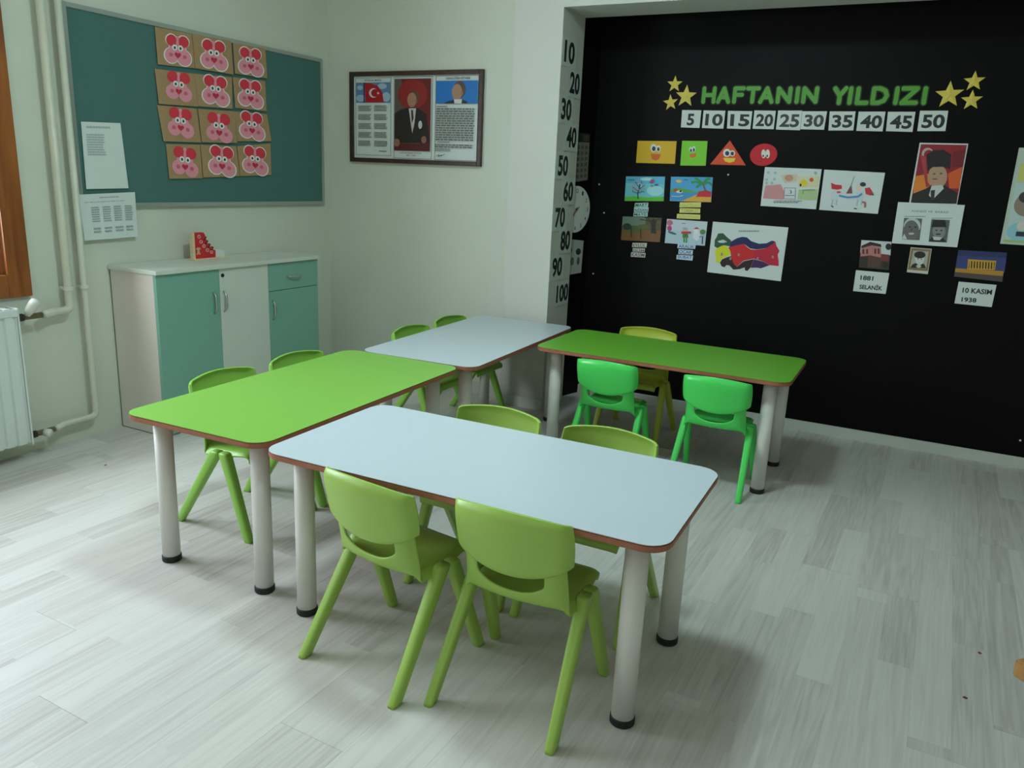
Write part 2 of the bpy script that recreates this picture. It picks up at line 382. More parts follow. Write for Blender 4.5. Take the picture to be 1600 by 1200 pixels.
table(-1.922, 3.408, 90+2.2, MT['white_top'], 'white-topped rectangular activity table pushed up against the pillar')
table(-1.005, 3.690, 0.3, MT['green_top'], 'grass-green rectangular activity table along the black wall')

# ------------------------------------------------------------------ chairs
def smooth01(t): t = max(0.0, min(1.0, t)); return t*t*(3-2*t)
def back_y(x, z): return -0.092-0.050*(z-0.33)/0.235+0.027*(x/0.155)**2
def pb(x): return 0.391+0.048*(abs(x)/0.155)**2.4
def grid_mesh(rows, thick, offset, name):
    bm = bmesh.new(); vv = [[bm.verts.new(p) for p in r] for r, _ in rows]
    for i in range(len(rows)-1):
        for j in range(len(vv[0])-1):
            if rows[i][1] and rows[i][1](j): continue
            bm.faces.new((vv[i][j], vv[i][j+1], vv[i+1][j+1], vv[i+1][j]))
    bmesh.ops.recalc_face_normals(bm, faces=bm.faces[:])
    me = bpy.data.meshes.new(name); bm.to_mesh(me); bm.free()
    o = bpy.data.objects.new(name, me); col.objects.link(o)
    s = o.modifiers.new('s', 'SOLIDIFY'); s.thickness = thick; s.offset = offset
    ss = o.modifiers.new('u', 'SUBSURF'); ss.levels = 1; ss.render_levels = 1
    dg = bpy.context.evaluated_depsgraph_get(); m2 = bpy.data.meshes.new_from_object(o.evaluated_get(dg))
    bpy.data.objects.remove(o); m2.name = name
    return m2
def seat_mesh():
    xs0 = [-1, -0.965, -0.9, -0.8, -0.655, -0.64, -0.48, -0.32, -0.16, 0, 0.16, 0.32, 0.48, 0.64, 0.655, 0.8, 0.9, 0.965, 1]
    rows = []
    def seat_row(y, z, hw, dip, drop):
        r = []
        for t in xs0:
            x = t*hw; k = smooth01((abs(t)-0.86)/0.14)
            r.append((x, y, z-dip*(1-t*t)-drop*k))
        return r
    rows.append((seat_row(0.160, 0.287, 0.140, 0.0, 0.002), None))
    rows.append((seat_row(0.163, 0.312, 0.142, 0.0, 0.006), None))
    rows.append((seat_row(0.150, 0.326, 0.146, 0.002, 0.012), None))
    rows.append((seat_row(0.110, 0.327, 0.149, 0.006, 0.018), None))
    rows.append((seat_row(0.050, 0.322, 0.151, 0.009, 0.026), None))
    rows.append((seat_row(-0.010, 0.318, 0.151, 0.009, 0.030), None))
    rows.append((seat_row(-0.055, 0.316, 0.150, 0.007, 0.030), None))
    r = []
    for t in xs0:
        x = t*0.147; k = smooth01((abs(t)-0.86)/0.14); r.append((x, -0.082+0.018*t*t+0.012*k, 0.312-0.004*(1-t*t)-0.016*k))
    rows.append((r, None))
    def back_row(zf, hw):
        r = []
        for t in xs0:
            x = t*hw; k = smooth01((abs(t)-0.86)/0.14); z = zf(x)
            r.append((x, back_y(x, z)+0.020*k, z))
        return r
    hwb = 0.140
    def slot(x):
        q = max(0.0, 1-(x/0.104)**4); return 0.008+0.044*math.sqrt(q)
    rows.append((back_row(lambda x: 0.3235, 0.144), None))
    rows.append((back_row(lambda x: pb(x)-slot(x)-0.004, hwb), None))
    rows.append((back_row(lambda x: pb(x)-slot(x), hwb), lambda j: 4 <= j <= 13))
    rows.append((back_row(lambda x: pb(x)+0.002, hwb), None))
    rows.append((back_row(lambda x: pb(x)+0.006, hwb), None))
    rows.append((back_row(lambda x: pb(x)+0.035, hwb), None))
    return grid_mesh(rows, 0.008, 0.0, 'seat')
def back_mesh():
    xs0 = [-1, -0.995, -0.975, -0.93, -0.88, -0.7, -0.45, -0.2, 0, 0.2, 0.45, 0.7, 0.88, 0.93, 0.975, 0.995, 1]
    rows = []
    hw = 0.160
    for v in (0, 0.015, 0.06, 0.3, 0.6, 0.85, 0.94, 0.985, 1.0):
        r = []
        for t in xs0:
            x = t*hw*(0.975+0.025*math.sin(math.pi*v)); ztop = 0.566-0.016*t**2-0.002*smooth01((abs(t)-0.93)/0.07)
            z = pb(x)+(ztop-pb(x))*v
            k = smooth01((abs(t)-0.88)/0.12); kt = smooth01((v-0.86)/0.14)
            y = back_y(x, z)-0.008+0.026*k+0.018*kt*(1-k)
            if v == 0: y += 0.006*(1-k)
            r.append((x, y, z))
        rows.append((r, None))
    return grid_mesh(rows, 0.009, 0.6, 'backrest')
def leg_mesh(side, front):
    """channel-shaped leg lofted in horizontal sections from under the seat to the floor"""
    yt, yf = (0.060, 0.178) if front else (0.022, -0.178)
    bm = bmesh.new(); rings = []; n = 12
    prof = [(0.0, 0.0), (0.03, 0.0), (0.5, 0), (0.85, 0), (0.95, 0), (0.985, 0), (1.0, 0)]
    for t, _ in prof:
        z = 0.316*t
        cx = side*(0.172-0.016*t); cy = yf+(yt-yf)*t
        hx = 0.0135+0.0040*t; hy = (0.0170+0.0055*t)*(1.05 if not front else 0.98)
        if t > 0.96: hx *= 0.86 if t > 0.99 else 0.97; hy *= 0.8 if t > 0.99 else 0.95
        if t == 0: hx *= 0.9; hy *= 0.92
        ring = []
        for k in range(n):
            a = 2*math.pi*(k+0.5)/n; c, s = math.cos(a), math.sin(a)
            ring.append(bm.verts.new((cx+hx*math.copysign(abs(c)**0.48, c), cy+hy*math.copysign(abs(s)**0.48, s), z)))
        rings.append(ring)
    for A, B in zip(rings, rings[1:]):
        for k in range(n): bm.faces.new((A[k], A[(k+1) % n], B[(k+1) % n], B[k]))
    bm.faces.new(rings[0][::-1]); bm.faces.new(rings[-1]); bmesh.ops.recalc_face_normals(bm, faces=bm.faces[:])
    me = bpy.data.meshes.new('leg'); bm.to_mesh(me); bm.free(); return me
CH = dict(seat=seat_mesh(), backrest=back_mesh(), legs=[leg_mesh(s, f) for s in (-1, 1) for f in (True, False)])
def chair_proto(m):
    c = empty('child_chair', (0, 0, 0))
    mesh_obj(CH['seat'].copy(), 'seat', m, c, True); mesh_obj(CH['backrest'].copy(), 'backrest', m, c, True)
    for l in CH['legs']: mesh_obj(l.copy(), 'leg', m, c, True)
    return c
protos = {}
def chair(x, y, rot, m, label, group):
    """facing +y at rot 0; x, y is the middle of the footprint"""
    c = copy_tree(protos[m]) if m in protos else protos.setdefault(m, chair_proto(MT[m]))
    c.location = (x, y, 0); c.rotation_euler = (0, 0, math.radians(rot))
    c.scale = (0.935,)*3 if m == 'emerald' else (1, 1, 1)
    tag(c, label, 'chair', group); return c
LA = 'lime plastic child chair with its back away from the table, turned slightly, nearer the lime-green table'
chair(-1.168, 1.640, -8, 'lime', LA.replace(' with its back away from the table,', ' in front of the white table,'), 'chairs around the table tops')
chair(-0.776, 1.672, 0, 'lime', 'lime plastic child chair set squarely to the white table, beside the turned one', 'chairs around the table tops')
chair(-1.185, 2.165, 180, 'lime', 'lime plastic child chair tucked under the white table\'s far side, nearer the lime-green table', 'chairs around the table tops')
chair(-0.785, 2.165, 180, 'lime', 'lime plastic child chair tucked under the white table\'s far side, nearer the table\'s free end', 'chairs around the table tops')
chair(-2.185, 2.092, -90, 'leaf', 'leaf-green plastic child chair at the lime-green table, across from the cabinet\'s wide teal door', 'chairs around the table tops')
chair(-2.175, 2.486, -90, 'leaf', 'leaf-green plastic child chair at the lime-green table, across from the cabinet\'s drawer', 'chairs around the table tops')
chair(-2.155, 3.305, -90, 'leaf', 'leaf-green plastic child chair at the pillar-side white table, farther from the picture wall', 'chairs around the table tops')
chair(-2.155, 3.684, -90, 'leaf', 'leaf-green plastic child chair at the pillar-side white table, next to the picture wall', 'chairs around the table tops')
chair(-1.213, 3.470, 0, 'emerald', 'emerald-green plastic child chair at the grass-green table, nearer the white table', 'chairs around the table tops')
chair(-0.702, 3.474, 0, 'emerald', 'emerald-green plastic child chair at the grass-green table, by the table\'s free end', 'chairs around the table tops')
chair(-1.250, 4.000, 180, 'yellow', 'yellow-green plastic child chair between the grass-green table and the black wall', 'chairs around the table tops')

# ------------------------------------------------------------------ cabinet
XC0, CY0, CY1, CHH = -3.184, 2.540, 3.675, 0.826
cab = tag(empty('storage_cabinet', (XL+0.165, (CY0+CY1)/2, 0)), 'low white cabinet with teal doors under the green notice board', 'cabinet')
XB = XL+0.004
boxo('top_board', (XB, CY0-0.010, CHH-0.020), (XC0+0.016, CY1+0.010, CHH), MT['cab_white'], cab, 0.002)
for y in (CY0, CY1-0.018): boxo('side_panel', (XB, y, 0.004), (XC0-0.019, y+0.018, CHH-0.020), MT['cab_side'], cab)
boxo('edge_band', (XB, CY0+0.001, 0.0), (XC0-0.019, CY0+0.017, 0.004), MT['black_edge'], cab)
boxo('edge_band', (XB+0.0, CY0-0.0008, 0.004), (XB+0.003, CY0, CHH-0.02), MT['black_edge'], cab)
boxo('plinth', (XC0-0.060, CY0+0.018, 0.0), (XC0-0.044, CY1-0.018, 0.06), MT['black_edge'], cab)
boxo('carcass', (XB, CY0+0.018, 0.06), (XC0-0.021, CY1-0.018, CHH-0.020), MT['black_edge'], cab)
def cab_handle(parent, y, z, vertical):
    bm = bmesh.new(); pts = []; n = 12
    for i in range(n+1):
        t = i/n*2-1; out = 0.022*(1-t**4); s = t*0.055
        pts.append((XC0+0.001+out, y+(0 if vertical else s), z+(s if vertical else 0)))
    tube(bm, pts, [0.003+0.0035*(1-abs(i/n*2-1)**2) for i in range(n+1)], 8)
    finish(bm, 'handle', MT['chrome'], parent, True)
def front(name, y0, y1, z0, z1, m, label):
    d = boxo(name, (XC0-0.019, y0, z0), (XC0, y1, z1), MT[m], cab, 0.001); d['label'] = label; return d
Y1, Y2 = 2.922, 3.268; ZT = CHH-0.0225
d = front('door', CY0+0.001, Y1-0.0012, 0.005, ZT, 'teal', 'wide teal door'); cab_handle(d, Y1-0.045, 0.635, True)
d = front('door', Y1+0.0012, Y2-0.0012, 0.005, ZT, 'cab_white', 'white door with a lock'); cab_handle(d, Y1+0.022, 0.635, True)
bm = bmesh.new(); tube(bm, [(XC0, Y1+0.022, 0.770), (XC0+0.004, Y1+0.022, 0.770)], 0.010, 14); finish(bm, 'lock', MT['black_edge'], d)
d = front('drawer', Y2+0.0012, CY1-0.001, 0.652, ZT, 'teal', 'teal drawer front'); cab_handle(d, 3.47, 0.722, False)
d = front('door', Y2+0.0012, CY1-0.001, 0.005, 0.649, 'teal', 'narrow teal door below the drawer'); cab_handle(d, Y2+0.025, 0.545, True)

# ------------------------------------------------------------------ red lacing shoe on the cabinet
SX, SY, SZ = -3.415, 2.958, CHH
sh = tag(empty('lacing_shoe', (SX, SY+0.1, SZ)), 'red wooden lacing-practice shoe with white toe on the cabinet', 'toy')
TS = 0.011
boxo('base_board', (SX-0.022, SY-0.004, SZ), (SX+0.028, SY+0.226, SZ+0.008), MT['birch'], sh, 0.002)
def shoe_prism(name, pts, m, x0=-TS, x1=TS):
    bm = bmesh.new(); prism(bm, [(SX+x0, SY+a*1.08, SZ+0.008+b*1.06) for a, b in pts], (x1-x0, 0, 0)); bmesh.ops.recalc_face_normals(bm, faces=bm.faces[:])
    return finish(bm, name, MT[m], sh)
shoe_prism('heel_strip', [(0, 0), (0.014, 0), (0.014, 0.128), (0, 0.126)], 'birch')
upper = shoe_prism('upper', [(0.0142, 0), (0.138, 0), (0.140, 0.034), (0.122, 0.042), (0.104, 0.058), (0.090, 0.076), (0.082, 0.098), (0.078, 0.118), (0.068, 0.128), (0.0142, 0.128)], 'red')
shoe_prism('toe_cap', [(0.1402, 0), (0.196, 0), (0.200, 0.012), (0.194, 0.030), (0.176, 0.036), (0.1402, 0.034)], 'shoe_white')
for a, b in ((0.040, 0.108), (0.050, 0.082), (0.066, 0.060), (0.087, 0.039), (0.112, 0.028)):
    bm = bmesh.new(); bmesh.ops.create_uvsphere(bm, u_segments=10, v_segments=6, radius=0.001); bm.clear()
    n, m_ = 14, 6; vv = []
    for i in range(n):
        A = 2*math.pi*i/n; ring = []
        for j in range(m_):
            B = 2*math.pi*j/m_; R_ = 0.0078+0.0028*math.cos(B)
            ring.append(bm.verts.new((SX+TS+0.0015+0.0028*math.sin(B), SY+a*1.08+R_*math.cos(A), SZ+0.008+b*1.06+R_*math.sin(A))))
        vv.append(ring)
    for i in range(n):
        for j in range(m_): bm.faces.new((vv[i][j], vv[(i+1) % n][j], vv[(i+1) % n][(j+1) % m_], vv[i][(j+1) % m_]))
    bmesh.ops.recalc_face_normals(bm, faces=bm.faces[:])
    finish(bm, 'eyelet', paper((226, 170, 168)), upper, True)
for a, b in ((0.083, 0.100), (0.092, 0.080), (0.106, 0.062), (0.124, 0.046)):
    bm = bmesh.new(); tube(bm, [(SX-0.012, SY+a*1.08, SZ+b*1.06+0.008), (SX-0.004, SY+a*1.08+0.006, SZ+b*1.06+0.014), (SX+0.008, SY+a*1.08+0.004, SZ+b*1.06+0.012), (SX+0.0145, SY+a*1.08-0.016, SZ+b*1.06-0.002)], 0.0035, 7); finish(bm, 'lace', MT['lace'], upper, True)
bm = bmesh.new()
for c_, r_ in (((0.034, 0.050), 0.009), ((0.034, 0.036), 0.008), ((0.027, 0.025), 0.005), ((0.041, 0.025), 0.005), ((0.023, 0.052), 0.004), ((0.045, 0.052), 0.004)):
    tube(bm, [(SX+TS, SY+c_[0], SZ+0.008+c_[1]), (SX+TS+0.002, SY+c_[0], SZ+0.008+c_[1])], r_, 12)
finish(bm, 'bear_badge', paper((214, 176, 128)), upper)

# ------------------------------------------------------------------ radiator and heating pipes
RX0, RX1, RY0, RY1, RZ0, RZ1 = XL+0.035, XL+0.120, 0.90, 2.012, 0.075, 0.690
rad = tag(empty('radiator', ((RX0+RX1)/2, (RY0+RY1)/2, RZ0)), 'white ribbed panel radiator under the wooden window', 'radiator')
bm = bmesh.new(); pts = []
nr = 22; RP = (RY1-RY0-0.02)/nr
for xf, sgn in ((RX1-0.004, 1),):
    for i in range(nr):
        y = RY0+0.01+i*RP
        pts += [(xf, y), (xf, y+0.030), (xf-0.010, y+0.036), (xf-0.010, y+0.044)]
pts.append((xf, RY0+0.01+nr*RP))
poly = [(x, y, RZ0+0.01) for x, y in pts]+[(RX1-0.022, pts[-1][1], RZ0+0.01), (RX1-0.022, pts[0][1], RZ0+0.01)]
prism(bm, poly, (0, 0, RZ1-RZ0-0.045)); bmesh.ops.recalc_face_normals(bm, faces=bm.faces[:])
finish(bm, 'front_panel', MT['radiator'], rad)
boxo('header_strip', (RX1-0.022, RY0+0.004, RZ1-0.0345), (RX1, RY1-0.001, RZ1-0.006), MT['radiator'], rad, 0.003)
boxo('back_panel', (RX0, RY0+0.01, RZ0), (RX0+0.016, RY1-0.01, RZ1-0.01), MT['radiator'], rad)
for y in (RY0, RY1-0.008): boxo('side_cover', (RX0, y, RZ0), (RX1, y+0.008, RZ1), MT['radiator'], rad, 0.003)
bm = bmesh.new()
n = 26
for i in range(n):
    y = RY0+0.012+i*(RY1-RY0-0.03)/n; box(bm, (RX0+0.004, y, RZ1-0.004), (RX1-0.004, y+0.024, RZ1))
for x in (RX0+0.002, (RX0+RX1)/2-0.003, RX1-0.008): box(bm, (x, RY0+0.008, RZ1-0.008), (x+0.006, RY1-0.008, RZ1-0.0042))
finish(bm, 'top_grille', MT['radiator'], rad)
for z in (0.20, 0.60): boxo('wall_bracket', (XL+0.001, 1.05, z), (RX0, 1.09, z+0.05), MT['radiator'], rad); 
P1Y, P2Y, PX = 2.292, 2.372, XL+0.045
UZ, LZ = 0.640, 0.105
def valve(z, head, yl):
    vx = XL+0.075
    bm = bmesh.new(); tube(bm, [(vx, RY1+0.0005, z), (vx, RY1+0.016, z)], 0.013, 12); tube(bm, [(vx, RY1+0.016, z), (vx, RY1+0.040, z)], 0.017, 8)
    o = finish(bm, 'valve_nut', MT['valve_dark'], rad)
    bm = bmesh.new(); tube(bm, [(vx, RY1+0.040, z), (vx, yl, z)], 0.013, 12)
    finish(bm, 'valve_body', MT['brass'], rad)
    bm = bmesh.new()
    if head: tube(bm, [(vx+0.008, RY1+0.055, z+0.008), (vx+0.02, RY1+0.062, z+0.03), (vx+0.035, RY1+0.075, z+0.062), (vx+0.042, RY1+0.080, z+0.075)], [0.012, 0.020, 0.022, 0.018], 14)
    else: tube(bm, [(vx+0.008, RY1+0.075, z), (vx+0.03, RY1+0.085, z-0.004), (vx+0.036, RY1+0.088, z-0.005)], [0.018, 0.020, 0.015], 14)
    finish(bm, 'valve_head' if head else 'valve_cap', MT['valve_white'], rad, True)
valve(UZ, True, RY1+0.125); valve(LZ, False, RY1+0.125)
def pipe(name, y, z_low, y_end, r, label):
    bm = bmesh.new()
    tube(bm, arc_path((PX, y, ZC), (PX, y, z_low), (PX, y_end+0.06, z_low), 0.03)+[(XL+0.075, y_end, z_low)], r, 14)
    p = tag(finish(bm, name, MT['pipe'], None, True), label, 'pipe', 'painted heating pipes')
    for z in (0.74,):
        if z > z_low+0.05: boxo('pipe_clip', (XL+0.0005, y-0.012, z-0.008), (PX-r*0.6, y+0.012, z+0.008), MT['valve_white'], p, 0.002); 
        bm = bmesh.new(); tube(bm, [(PX, y, z-0.008), (PX, y, z+0.008)], r+0.004, 14); finish(bm, 'clip_ring', MT['valve_white'], p)
pipe('heating_pipe', P1Y, UZ, RY1+0.136, 0.0185, 'thick cream heating pipe that bends to the radiator\'s upper valve')
pipe('heating_pipe', P2Y, LZ, RY1+0.136, 0.0150, 'thin cream heating pipe that bends to the radiator\'s lower valve')

# ------------------------------------------------------------------ flat paper things: sheets and print
_tcache = {}
def text_mesh(s, bold=0.0):
    k = (s, bold)
    if k in _tcache: return _tcache[k]
    c = bpy.data.curves.new('t', 'FONT'); c.body = s; c.offset = bold; c.resolution_u = 3; c.align_x = 'LEFT'
    o = bpy.data.objects.new('t', c); col.objects.link(o)
    dg = bpy.context.evaluated_depsgraph_get(); me = bpy.data.meshes.new_from_object(o.evaluated_get(dg))
    v = np.array([x.co[:2] for x in me.vertices]); f = [list(p.vertices) for p in me.polygons]
    bpy.data.objects.remove(o); bpy.data.curves.remove(c); bpy.data.meshes.remove(me)
    v = (v-v.min(0))/(v.max(0)-v.min(0)); v[:, 1] = 1-v[:, 1]
    _tcache[k] = (v, f); return _tcache[k]
def Zm(x0, y0, s): return lambda x, y: (x0+x/s, y0+y/s)      # a magnified crop's pixel -> photograph pixel
class Sheet:
    """thin flat sheet lying on a wall; ink is layered on it as flat coloured shapes"""
    def __init__(self, name, label, cat, plane, corners, m, zm=None, group=None, lift=0.001, thick=0.0012, curl=None, pts=None):
        self.pl = PL[plane]; self.zm = zm or (lambda x, y: (x, y)); self.n = Vector(self.pl.n)
        self.base = lift+thick
        if pts is None: pts = [self.w(*c) for c in corners]
        self.q = [Vector(p) for p in pts[:4]]; self.curl = (curl or [0, 0, 0, 0])[2]
        bm = bmesh.new(); k = len(pts)
        cu = curl or [0]*k
        lo = [bm.verts.new(Vector(p)+self.n*(lift+cu[i])) for i, p in enumerate(pts)]
        hi = [bm.verts.new(Vector(p)+self.n*(lift+thick+cu[i])) for i, p in enumerate(pts)]
        bm.faces.new(lo[::-1]); bm.faces.new(hi)
        for i in range(k): bm.faces.new((lo[i], lo[(i+1) % k], hi[(i+1) % k], hi[i]))
        bmesh.ops.recalc_face_normals(bm, faces=bm.faces[:])
        self.o = tag(finish(bm, name, m), label, cat, group)
        self.V, self.Fc, self.C, self.layer = [], [], [], 0
        self.mode = 'zoom'
    def w(self, x, y): return Vector(self.pl.hit(*self.zm(x, y)))
    def m(self, x, y):
        if self.mode == 'zoom':
            p = self.w(x, y)
            if self.curl:
                a, b, c, d = self.q; top = (a+b)/2; bot = (c+d)/2
                p = p+self.n*(self.curl*max(0.0, min(1.0, (p-top).dot(bot-top)/(bot-top).length_squared))+0.0008)
            return p
        a, b, c, d = self.q
        return self.n*(self.curl*y+(0.0006 if self.curl else 0))+(a*(1-x)+b*x)*(1-y)+(d*(1-x)+c*x)*y
    def add(self, pts, faces, c):
        self.layer += 1; off = self.n*(self.base+0.0002+0.00018*self.layer); b = len(self.V)
        self.V += [self.m(*p)+off for p in pts]; self.Fc += [[b+i for i in f] for f in faces]; self.C += [lin(c)]*len(faces)
    def poly(self, pts, c): self.add(pts, [list(range(len(pts)))], c)
    def rect(self, x0, y0, x1, y1, c): self.poly([(x0, y0), (x1, y0), (x1, y1), (x0, y1)], c)
    def quad(self, pts, c): self.poly(pts, c)
    def ell(self, cx, cy, rx, ry, c, n=20, rot=0.0, a0=0, a1=360):
        cr, sr = math.cos(rot), math.sin(rot); P = []
        full = a1-a0 >= 360
        for i in range(n if full else n+1):
            a = math.radians(a0+(a1-a0)*i/n); x, y = rx*math.cos(a), ry*math.sin(a); P.append((cx+x*cr-y*sr, cy+x*sr+y*cr))
        self.poly(P, c)
    def heart(self, cx, cy, w, h, c, rot=0.0):
        P = []; cr, sr = math.cos(rot), math.sin(rot)
        for i in range(24):
            t = 2*math.pi*i/24; x = 16*math.sin(t)**3/16*w; y = -(13*math.cos(t)-5*math.cos(2*t)-2*math.cos(3*t)-math.cos(4*t))/15*h
            P.append((cx+x*cr-y*sr, cy+x*sr+y*cr))
        self.poly(P, c)
    def line(self, pts, wx, c, wy=None):
        wy = wy or wx
        for (x0, y0), (x1, y1) in zip(pts, pts[1:]):
            dx, dy = x1-x0, y1-y0; L = math.hypot(dx/wx, dy/wy) or 1; nx, ny = -dy/wy/L*wx/2*1.0, dx/wx/L*wy/2
            self.poly([(x0+nx, y0+ny), (x1+nx, y1+ny), (x1-nx, y1-ny), (x0-nx, y0-ny)], c)
    def text(self, s, box4, c, bold=0.0):
        v, f = text_mesh(s, bold)
        if len(box4) == 4 and not hasattr(box4[0], '__len__'):
            x0, y0, x1, y1 = box4; box4 = [(x0, y0), (x1, y0), (x1, y1), (x0, y1)]
        a, b, cc, d = [np.array(p, float) for p in box4]
        P = [(a*(1-x)+b*x)*(1-y)+(d*(1-x)+cc*x)*y for x, y in v]
        self.add([tuple(p) for p in P], f, c)
    def scribble(self, x0, y0, x1, y1, rows, c, r, fill=0.55, ragged=0.15):
        """lines of writing too small to read"""
        P, Fc = [], []; h = (y1-y0)/rows
        for i in range(rows):
            x = x0; xe = x1-r.random()*ragged*(x1-x0)
            while x < xe:
                wl = (0.04+0.09*r.random())*(x1-x0); x2 = min(x+wl, xe); b = len(P)
                ya, yb = y0+i*h+h*(1-fill)/2, y0+i*h+h*(1+fill)/2
                P += [(x, ya), (x2, ya), (x2, yb), (x, yb)]; Fc.append([b, b+1, b+2, b+3]); x = x2+0.018*(x1-x0)
        self.add(P, Fc, c)
    def done(self, name='print'):
        if not self.V: return self.o
        me = bpy.data.meshes.new(name); org = wloc(self.o)
        me.from_pydata([v-org for v in self.V], [], self.Fc)
        at = me.color_attributes.new('Col', 'FLOAT_COLOR', 'CORNER')
        for p in me.polygons:
            for li in p.loop_indices: at.data[li].color = (*self.C[p.index], 1)
        me.materials.append(MT['print']); self.V, self.Fc, self.C = [], [], []
        if name == 'small_writing': me.name = name
        o = bpy.data.objects.new(name, me); col.objects.link(o); o.parent = self.o
        if name == 'small_writing': o['kind'] = 'stuff'
        return self.o
rs = random.Random(11)
INK = (34, 36, 38); GREY = (150, 158, 158)

# ---- green notice board on the left wall
def wl(u, v, pl='left'): return Vector(PL[pl].hit(u, v))
BY0, BY1, BZ0, BZ1 = 2.404, 4.112, 1.100, 1.984
nb = tag(empty('notice_board', (XL, (BY0+BY1)/2, BZ0)), 'large green felt notice board with aluminium frame on the cream wall', 'notice board')
boxo('felt_panel', (XL+0.001, BY0+0.01, BZ0+0.01), (XL+0.016, BY1-0.01, BZ1-0.01), MT['felt'], nb)
for a, b in (((XL+0.001, BY0, BZ0), (XL+0.022, BY0+0.022, BZ1)), ((XL+0.001, BY1-0.022, BZ0), (XL+0.022, BY1, BZ1)), ((XL+0.001, BY0+0.022, BZ0), (XL+0.022, BY1-0.022, BZ0+0.022)), ((XL+0.001, BY0+0.022, BZ1-0.022), (XL+0.022, BY1-0.022, BZ1))):
    boxo('frame_rail', a, b, MT['alu'], nb, 0.003)
ZB = Zm(0, 0, 3.0)
s = Sheet('notice_sheet', 'white notice sheet pinned on the green notice board', 'paper', 'felt', [(378, 570), (563, 577), (598, 882), (400, 886)], MT['paper'], ZB, lift=0.001, curl=[0.0, 0.0, 0.005, 0.005])
s.mode = 'unit'; s.scribble(0.12, 0.05, 0.75, 0.10, 1, (170, 180, 180), rs); s.scribble(0.10, 0.17, 0.55, 0.50, 9, (168, 178, 178), rs); s.done('small_writing')
s = Sheet('notice_sheet', 'white table-filled sheet hanging over the notice board\'s lower edge', 'paper', 'felt', [(362, 912), (628, 900), (640, 1108), (390, 1128)], MT['paper'], ZB, lift=0.0055, curl=[0.0, 0.0, 0.004, 0.004])
s.mode = 'unit'; s.scribble(0.35, 0.06, 0.70, 0.11, 1, (165, 175, 175), rs); s.scribble(0.08, 0.16, 0.9, 0.19, 1, (178, 186, 186), rs)
for x in (0.18, 0.38, 0.58, 0.78): s.scribble(x, 0.27, x+0.15, 0.62, 7, (160, 168, 170), rs); s.scribble(x, 0.72, x+0.15, 0.86, 2, (160, 168, 170), rs)
s.done('small_writing')
PIGS = [[[(722,125),(895,160),(908,320),(735,302)], [(897,158),(1080,192),(1088,350),(908,320)], [(1088,200),(1240,228),(1247,368),(1095,345)]],
        [[(722,322),(905,345),(925,500),(740,487)], [(906,345),(1085,362),(1085,510),(926,498)], [(1088,362),(1240,380),(1245,522),(1098,505)]],
        [[(735,492),(922,510),(938,668),(762,662)], [(924,510),(1098,522),(1105,670),(940,667)], [(1100,522),(1250,535),(1268,662),(1108,662)]],
        [[(775,675),(935,678),(945,835),(790,838)], [(938,678),(1105,685),(1120,825),(948,832)], [(1108,685),(1265,672),(1268,820),(1122,825)]]]
PC = [[(826,235),(995,258),(1168,290)], [(832,405),(1005,425),(1168,440)], [(842,575),(1020,598),(1176,590)], [(862,758),(1035,755),(1190,752)]]
ROWN = ['top', 'second', 'third', 'bottom']; COLN = ['next to the pinned notice', 'in the middle', 'next to the bare felt']
WHITE_OUT = {(0, 0), (0, 1), (1, 1), (2, 2), (3, 1), (3, 2), (0, 2)}
for i in range(4):
    for j in range(3):
        s = Sheet('pig_craft', 'pink paper pig craft on brown card, %s row, %s' % (ROWN[i], COLN[j]), 'paper craft', 'felt', PIGS[i][j], MT['kraft'], ZB,
                  'pig crafts on the notice board', lift=0.0045 if i == 0 else 0.001+0.0026*((i+j) % 2)+(0.0012 if j == 1 else 0), curl=[0, 0]+[0.002+0.004*rs.random()]*2)
        cx, cy = PC[i][j]; k = 0.93 if j == 2 else 1.0
        sk = 0.16   # the board recedes: crafts slope with it
        def P(x, y, cx=cx, cy=cy, k=k): return (cx+x*k, cy+y*k+x*sk)
        pink, red, white = (236, 150, 166), (222, 54, 70), (240, 236, 232)
        zw = s.zm; s.zm = lambda x, y, P=P: ZB(*P(x, y))
        if (i, j) in WHITE_OUT or rs.random() < 0.4:
            s.ell(-29, 30, 36, 39, white); s.ell(32, 34, 37, 40, white); s.ell(0, 0, 43, 45, white)
            s.ell(-29, -44, 28, 30, white, rot=0.3); s.ell(29, -44, 28, 30, white, rot=-0.3)
        s.ell(-28, 29, 32, 35, pink); s.ell(31, 33, 33, 36, pink); s.ell(0, 2, 40, 42, pink); s.ell(0, -44, 12, 22, pink)
        s.ell(-29, -42, 24, 27, red, rot=0.3); s.ell(-18, -28, 12, 14, red); s.ell(29, -42, 24, 27, red, rot=-0.3); s.ell(18, -28, 12, 14, red)
        s.ell(-14, -10, 12, 14, white); s.ell(13, -10, 12, 14, white)
        s.ell(-14, -9, 5, 7, (30, 60, 50)); s.ell(13, -9, 5, 7, (30, 60, 50))
        s.heart(0, 24, 15, 15, (206, 40, 72)); s.ell(-32, 26, 9, 9, (214, 100, 124)); s.ell(32, 28, 9, 9, (214, 100, 124))
        s.done('pig_face')
        s.zm = zw

